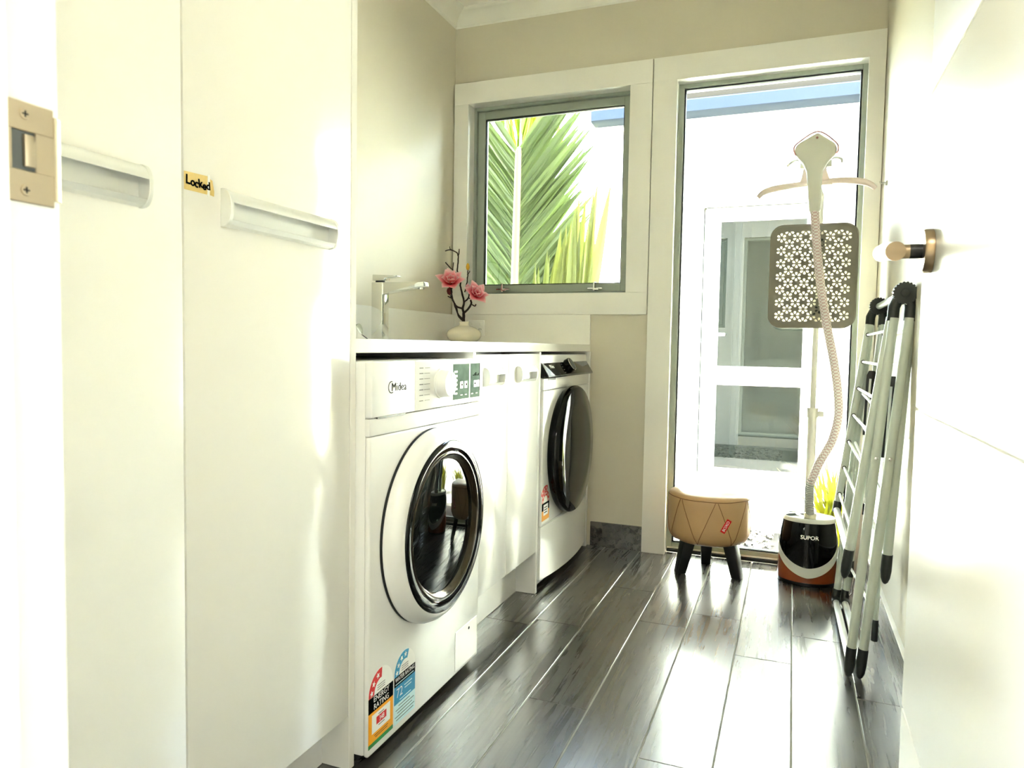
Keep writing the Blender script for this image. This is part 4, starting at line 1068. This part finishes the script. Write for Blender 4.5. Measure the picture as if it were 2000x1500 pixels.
for A_, B_ in ((ra, rb_), (rb_, rc), (rc, rd), (rd, ra)):
    for k in range(n): b.faces.new((A_[k], A_[(k + 1) % n], B_[(k + 1) % n], B_[k]))
fin('board_rim', b, M['board'], gs, 50)
M['bright_sheet'] = leaf_mat('added_bright_backing', (236, 232, 214), (250, 246, 232), 0.6, 0.8)
b = nb(); prism(b, rrect(BX0 + .004, BX1 - .004, BZ0 + .004, BZ1 - .004, .042, 8), f_x, BYF + .0066, BYF + .0076); fin('added_backing', b, M['bright_sheet'], gs, 30)  # pale sheet added so the holes in the board read bright
for zc in (1.290, 1.030):
    b = nb(); box(b, px_ - .020, px_ + .020, BYF + .006, py_ + .008, zc - .022, zc + .022, .004, 2); fin('board_bracket', b, M['charcoal'], gs)

# ------------------------------------------------------------------ drying rack
YA, YF = 0.905, 1.505
rk = thing('drying_rack', 'folded pale metal clothes airer leaning on the right wall', 'drying rack', (1.01, 1.2, 0))
def ln(p, q, r, nm, m, seg=14):
    bb = nb(); tube(bb, [p, q], r, seg); return fin(nm, bb, m, rk)
def capn(p, q, r, nm='foot_cap'):
    p, q = Vector(p), Vector(q); bb = nb()
    tube(bb, [p, p + (q - p) * .55, p + (q - p) * .80, p + (q - p) * .94, q], [r, r * 1.02, r * .86, r * .55, r * .2], 16); return fin(nm, bb, M['charcoal'], rk, 60)
for i, yy in enumerate((YA, YF)):
    s = 1 if i == 0 else -1
    # hub
    hb = nb(); n = 60
    prof = []
    for k in range(n):
        a = 2 * PI * k / n; r = .0292 if k % 3 else .0262
        prof.append((1.053 + r * math.cos(a), 1.033 + r * math.sin(a)))
    prism(hb, prof, f_x, yy - .013, yy + .013)
    hu = fin('hub', hb, M['charcoal'], rk)
    hb = nb(); lathe(hb, [(0, -.0165), (.010, -.0155), (.0115, -.0125)], (1.053, yy, 1.033), 'y', 20); fin('hub_button', hb, M['charcoal'], hu)
    for xa, xb in ((1.043, 1.030), (1.062, 1.068)):
        hb = nb(); tube(hb, [(xa, yy + .004, 1.030), (xb, yy + .004, .998), (xb - .002, yy + .004, .962)], [.013, .0145, .0142], 16); fin('hub_socket', hb, M['charcoal'], rk)
    # legs to the floor
    top_c, bot_c = Vector((1.030, yy, .970)), Vector((.959, yy, .002))
    top_d, bot_d = Vector((1.066, yy, .970)), Vector((.987, yy, .002))
    for tp_, bt in ((top_c, bot_c), (top_d, bot_d)):
        cut = .085 if i == 0 else .055
        dirv = (bt - tp_); mid = tp_ + dirv * ((.970 - cut) / .968)
        ln(tp_, mid, .0120, 'leg', M['tube'])
        if i == 0: capn(mid, bt, .0132)
        else:
            bb = nb(); tube(bb, [mid, bt + Vector((0, 0, .022)), bt + Vector((0, -.012, .016)), bt + Vector((0, -.034, .014))], .0140, 14); fin('elbow', bb, M['charcoal'], rk, 60)
    for tp_, bt in ((top_c, bot_c), (top_d, bot_d)):
        if i == 0:
            f_ = (.970 - .602) / .968; pz_ = tp_ + (bt - tp_) * f_
            bb = nb(); lathe(bb, [(0, -.0145), (.004, -.0135), (.005, -.0115)], (pz_.x, yy, pz_.z), 'y', 12); fin('rivet', bb, M['chrome'], rk)
# floor bars between the far elbows and the near feet
ln((.959, YF - .03, .0165), (.962, YA + .012, .045), .0105, 'floor_bar', M['rungwhite'])
ln((.987, YF - .03, .0165), (.990, YA + .012, .045), .0105, 'floor_bar', M['rungwhite'])
ln((1.053, YA, 1.033), (1.053, YF, 1.033), .0105, 'top_bar', M['tube'])
# swing-out wings
def wing(x_top, x_bot, ztop, zbot, yo, rungs, cap):
    k = (x_bot - x_top) / (zbot - ztop)
    X = lambda z: x_top + (z - ztop) * k
    yn_, yf_ = YA + yo, YF - yo
    ln((X(ztop), yn_, ztop), (X(zbot + .075), yn_, zbot + .075), .0118, 'wing_rail', M['tube'])
    ln((X(ztop), yf_, ztop), (X(zbot + .075), yf_, zbot + .075), .0118, 'wing_rail', M['tube'])
    capn((X(zbot + .080), yn_, zbot + .080), (X(zbot), yn_, zbot), .0132, 'wing_cap')
    bb = nb(); tube(bb, [(X(zbot + .100), yf_, zbot + .100), (X(zbot + .062), yf_, zbot + .062)], .0140, 16); fin('wing_socket', bb, M['charcoal'], rk)
    ln((X(zbot + .070), yf_ - .010, zbot + .070), (X(zbot + .070), yn_, zbot + .070), .0105, 'wing_bar', M['rungwhite'])
    for z in rungs:
        ln((X(z), yf_, z), (X(z), yn_, z), .0044, 'rung', M['rungwhite'], 8)
        bb = nb(); tube(bb, [(X(z), yf_ - .0105, z), (X(z), yf_ - .0145, z)], .0068, 12); fin('grommet', bb, M['black'], rk)
RZ = (.937, .846, .756, .665, .574, .484, .393)
wing(1.0255, .9405, .972, .266, .016, RZ, True)
wing(1.0715, 1.0390, .972, .264, .016, RZ[:3] + (.65, .56, .47), True)
# inner short rods and black support brackets
for z in (.74, .655, .575): ln((1.012 - (.74 - z) * .1, YF - .05, z), (1.004 - (.74 - z) * .1, YA + .05, z - .01), .0044, 'rung', M['rungwhite'], 8)
for yy in (YA + .030, YF - .030):
    bb = nb(); p0, p1 = Vector((1.038, yy, .803)), Vector((1.026, yy, .600))
    prism(bb, [(p0.x - .015, p0.z), (p0.x - .009, p0.z + .014), (p0.x + .009, p0.z + .014), (p0.x + .015, p0.z), (p1.x + .008, p1.z), (p1.x - .008, p1.z)], f_x, yy - .004, yy + .004, 0, .002, 2); fin('support_bracket', bb, M['black'], rk)
    ln((1.034, yy - .008, .79), (1.022, yy - .008, .42), .0034, 'support_rod', M['rungwhite'], 8)
ln((1.040, YA + .10, .60), (1.030, YA + .10, .115), .0070, 'inner_leg', M['tube'])
ln((1.030, YA + .10, .135), (1.0295, YA + .10, .075), .0088, 'inner_cap', M['charcoal'])
ln((1.000, YF - .06, .55), (0.998, YF - .06, .155), .0070, 'inner_leg', M['tube'])
ln((0.998, YF - .06, .175), (0.998, YF - .06, .120), .0088, 'inner_cap', M['charcoal'])
ln((0.998, YF - .07, .150), (1.028, YA + .10, .150), .0042, 'inner_bar', M['rungwhite'], 8)
for yy in (YA + .12, YA + .25, YF - .12):
    bb = nb(); xx = 1.018 - (yy - YA) * .03; tube(bb, smooth_path([(xx, yy, .150), (xx - .004, yy - .004, .110), (xx - .006, yy - .004, .085), (xx - .012, yy - .004, .078), (xx - .013, yy - .004, .090)], 4), .0022, 8); fin('hook', bb, M['chrome'], rk, 60)

# ------------------------------------------------------------------ courtyard
struct(fin('ground', box(nb(), -12, 14, 2.0, 30, -0.34, -0.135), M['lawn']), 'ground outside', 'ground')
struct(fin('path', box(nb(), -4, 6, 2.95, 4.2, -0.135, -0.10), M['concrete']), 'pale concrete path in front of the neighbouring door', 'path')
bed = fin('ground_bed', box(nb(), -4, 6, 2.016, 2.95, -0.134, -0.125), M['soil']); struct(bed, 'soil bed under the pebbles', 'ground')
pb = nb()
for i in range(1500):
    if i < 1050: X_, Y_ = random.uniform(-0.15, 0.72), random.uniform(2.03, 2.96)
    else: X_, Y_ = random.uniform(-0.25, 0.72), random.uniform(2.03, 2.95)
    t = bmesh.new(); bmesh.ops.create_icosphere(t, subdivisions=1, radius=1.0)
    sx, sy, sz = random.uniform(.010, .024), random.uniform(.008, .018), random.uniform(.006, .012); ca = random.uniform(0, PI)
    for v in t.verts:
        p = Vector((v.co.x * sx, v.co.y * sy, v.co.z * sz)); v.co = Vector((X_ + p.x * math.cos(ca) - p.y * math.sin(ca), Y_ + p.x * math.sin(ca) + p.y * math.cos(ca), -.118 + p.z + random.uniform(0, .001)))
    merge(pb, t)
pbo = fin('pebbles', pb, M['pebble']); pbo['kind'] = 'stuff'; tag(pbo, 'bed of mixed pale and dark pebbles outside the full height pane', 'pebbles')

# neighbouring wing of the house
HY = 4.20
hs = thing('house', 'white clad neighbouring house wing across the courtyard', 'building', (1.2, HY, -0.1))
b = nb(); ox0, ox1, oz1 = 0.155, 0.935, 1.90
box(b, -0.50, ox0, HY, HY + .2, -.10, 2.50); box(b, ox1, 4.5, HY, HY + .2, -.10, 2.50); box(b, ox0, ox1, HY, HY + .2, oz1, 2.50)
fin('wall', b, M['cladding'], hs)
x = -0.45
while x < 4.4:
    segs = [(-.09, 2.48)]
    if ox0 - .07 < x < ox1 + .07: segs = [(oz1 + .07, 2.48)]
    for a, c in segs: fin('batten', box(nb(), x - .011, x + .011, HY - .014, HY, a, c), M['cladding'], hs)
    x += 0.135
fin('soffit', box(nb(), -0.60, 4.6, HY - .20, HY + .05, 2.47, 2.485), M['cladding'], hs)
gt = nb(); prism(gt, [(HY - .20, 2.485), (HY - .31, 2.490), (HY - .325, 2.50), (HY - .325, 2.575), (HY - .315, 2.585), (HY - .20, 2.585)], f_y, -0.62, 4.6)
fin('gutter', gt, M['gutter'], hs)
rfm = nb(); prism(rfm, [(HY - .30, 2.587), (HY - .30, 2.668), (HY + 2.6, 3.95), (HY + 2.6, 3.85)], f_y, -0.65, 4.6); fin('roof', rfm, M['roofing'], hs)
fin('door_frame', ring_frame(nb(), ox0 - .055, ox1 + .055, -.095, oz1 + .055, .055, HY - .02, HY + .08), M['trim'], hs)
dl_ = nb(); lx0, lx1 = 0.172, 0.918
box(dl_, lx0, .275, HY + .005, HY + .045, -.085, 1.895, .002, 1); box(dl_, .850, lx1, HY + .005, HY + .045, -.085, 1.895, .002, 1)
box(dl_, .275, .850, HY + .005, HY + .045, 1.795, 1.895, .002, 1); box(dl_, .275, .850, HY + .005, HY + .045, .620, .755, .002, 1); box(dl_, .275, .850, HY + .005, HY + .045, -.085, .010, .002, 1)
dlo = fin('door', dl_, M['trim'], hs)
fin('pane', box(nb(), .270, .855, HY + .022, HY + .028, .750, 1.800), M['mirror'], dlo)
fin('pane', box(nb(), .270, .855, HY + .022, HY + .028, .005, .625), M['mirror'], dlo)
b = nb(); box(b, .212, .235, HY - .004, HY + .006, .86, 1.02, .004, 2); tube(b, [(.222, HY + .002, .985), (.222, HY - .045, .985), (.33, HY - .050, .985)], .010, 12); fin('lever_handle', b, M['satin'], dlo)
fin('doorstep', box(nb(), .05, 1.04, HY - .18, HY, -.0995, -.085), M['concrete'], hs)
b = nb(); tube(b, [(1.12, HY - .05, -.09), (1.12, HY - .05, 2.40), (1.12, HY - .16, 2.49)], .035, 16); fin('downpipe', b, M['cladding'], hs)

# palm outside the square window
pal = thing('palm', 'feathery green palm with pale midrib pressed against the square window', 'palm', (-0.66, 2.52, -0.135))
def leaflet_mesh(L, W):
    bb = nb(); rows = []; n = 7
    for i in range(n + 1):
        t = i / n; wd = W * (min(1, .45 + 3 * t) if t < .25 else max(.04, 1 - ((t - .25) / .75) ** 2.2))
        droop = -.05 * L * t * t
        rows.append([bb.verts.new((-wd / 2, droop + .18 * wd, L * t)), bb.verts.new((0, droop - .10 * wd, L * t)), bb.verts.new((wd / 2, droop + .18 * wd, L * t))])
    for i in range(n):
        for k in range(2): bb.faces.new((rows[i][k], rows[i][k + 1], rows[i + 1][k + 1], rows[i + 1][k]))
    me = bpy.data.meshes.new('leaflet'); bb.to_mesh(me); bb.free(); return me
def leafset(fr, lm, m):
    me = lm.copy(); me.materials.append(m)
    def put(p, d, face, tw, sc):
        z = Vector(d).normalized(); y = Vector(face); y = (y - z * y.dot(z)).normalized(); xx = y.cross(z)
        R = Matrix((xx, y, z)).transposed().to_4x4()
        o = bpy.data.objects.new('leaflet', me); COL.objects.link(o); o.parent = fr
        o.matrix_local = Matrix.Translation(Vector(p) - OFF[pal.name]) @ R @ Matrix.Rotation(tw, 4, 'Z') @ Matrix.Scale(sc, 4)
    return put
LM = leaflet_mesh(.62, .052)
# trunk base and the front frond
b = nb(); tube(b, [(-0.66, 2.55, -.13), (-0.66, 2.55, .25), (-0.655, 2.54, .55)], [.075, .065, .045], 16); fin('trunk', b, M['rachis'], pal, 60)
b = nb(); P = [(-0.655, 2.54, .45), (-0.653, 2.515, .80), (-0.650, 2.50, 1.20), (-0.645, 2.50, 1.60), (-0.643, 2.505, 1.90), (-0.643, 2.512, 1.945), (-0.642, 2.54, 1.965)]
tube(b, smooth_path(P, 4), [.027 - .013 * i / 24 for i in range(25)], 12); fr = fin('frond', b, M['rachis'], pal, 60)
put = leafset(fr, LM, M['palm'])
z = .72
while z < 1.945:
    for s in (-1, 1):
        a = math.radians(50 + random.uniform(-3, 3) + (4 if z > 1.7 else 0))
        put((-0.646 + s * .012, 2.502 + .012, z + random.uniform(-.004, .004)), (s * math.cos(a), random.uniform(.01, .10), math.sin(a)), (0, -1, 0.02), s * random.uniform(-.25, .30), random.uniform(.90, 1.08) * (0.92 if s > 0 else 1.0))
    z += .0240
# second frond, bright, behind
b = nb(); P = [(-0.66, 2.58, .45), (-0.70, 2.72, 1.0), (-0.76, 2.84, 1.7), (-0.78, 2.90, 2.3)]
tube(b, smooth_path(P, 6), [.024 - .014 * i / 18 for i in range(19)], 10); fr2 = fin('frond', b, M['rachis'], pal, 60)
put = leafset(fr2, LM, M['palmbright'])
for i in range(40):
    t = i / 39; z = 1.55 + .75 * t
    for s in (-1, 1):
        a = math.radians(74 + random.uniform(-7, 7))
        put((-0.76 - .02 * t + s * .012, 2.85 + .05 * t, z), (s * math.cos(a), random.uniform(-.05, .1), math.sin(a)), (0, -1, 0), s * random.uniform(-.3, .3), random.uniform(.8, 1.1))
# third frond, low and pale, fanning upright
b = nb(); P = [(-0.655, 2.50, .42), (-0.60, 2.44, .72), (-0.45, 2.40, .90), (-0.16, 2.38, 1.00)]
tube(b, smooth_path(P, 6), [.022 - .012 * i / 18 for i in range(19)], 10); fr3 = fin('frond', b, M['rachis'], pal, 60)
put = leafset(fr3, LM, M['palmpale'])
for i in range(16):
    t = i / 15; X_ = -0.50 + .30 * t
    put((X_, 2.40 - .01 * t, .90 + .10 * t), (random.uniform(-.03, .10) + .04 * t, random.uniform(-.04, .06), 1), (0.1, -1, 0), random.uniform(-.4, .4), .66 + .55 * t + random.uniform(-.08, .08))

# strap-leaved clumps beside the path
def clump(X_, Y_, n, hgt, label):
    bb = nb()
    for i in range(n):
        a = random.uniform(0, 2 * PI); ln_ = hgt * random.uniform(.7, 1.15); lean = random.uniform(.10, .55); wd = random.uniform(.008, .014)
        px0, py0 = X_ + random.uniform(-.06, .06), Y_ + random.uniform(-.06, .06); rows = []
        dx, dy_ = math.cos(a), math.sin(a)
        for k in range(6):
            t = k / 5; rr = lean * ln_ * t ** 1.6; zz = ln_ * (t - .35 * lean * t * t) - .13; w_ = wd * (1 - t ** 2.5) + .0008
            rows.append([bb.verts.new((px0 + dx * rr - dy_ * w_, py0 + dy_ * rr + dx * w_, zz)), bb.verts.new((px0 + dx * rr + dy_ * w_, py0 + dy_ * rr - dx * w_, zz))])
        for k in range(5): bb.faces.new((rows[k][0], rows[k][1], rows[k + 1][1], rows[k + 1][0]))
    o = fin('strap_leaf_plant', bb, M['flax'], None, 60, False); tag(o, label, 'plant', 'yellow-green strap leaf plants by the path'); return o
for i, (X_, Y_, n, hh) in enumerate(((1.02, 2.84, 110, .46), (1.62, 2.45, 90, .50), (1.72, 3.35, 90, .50), (2.45, 2.75, 90, .55))):
    clump(X_, Y_, n, hh, ('yellow-green strap leaf plant just behind the clothes airer, outside the pane', 'yellow-green strap leaf plant close to the house wall', 'yellow-green strap leaf plant beside the concrete path', 'yellow-green strap leaf plant furthest along the pebble bed')[i])

for o in bpy.data.objects:
    if o.name.split('.')[0] in ('dial_marks', 'display_print', 'display_icons', 'fine_print', 'panel_marks', 'hose_rings', 'panel_edging'):
        o['kind'] = 'stuff'
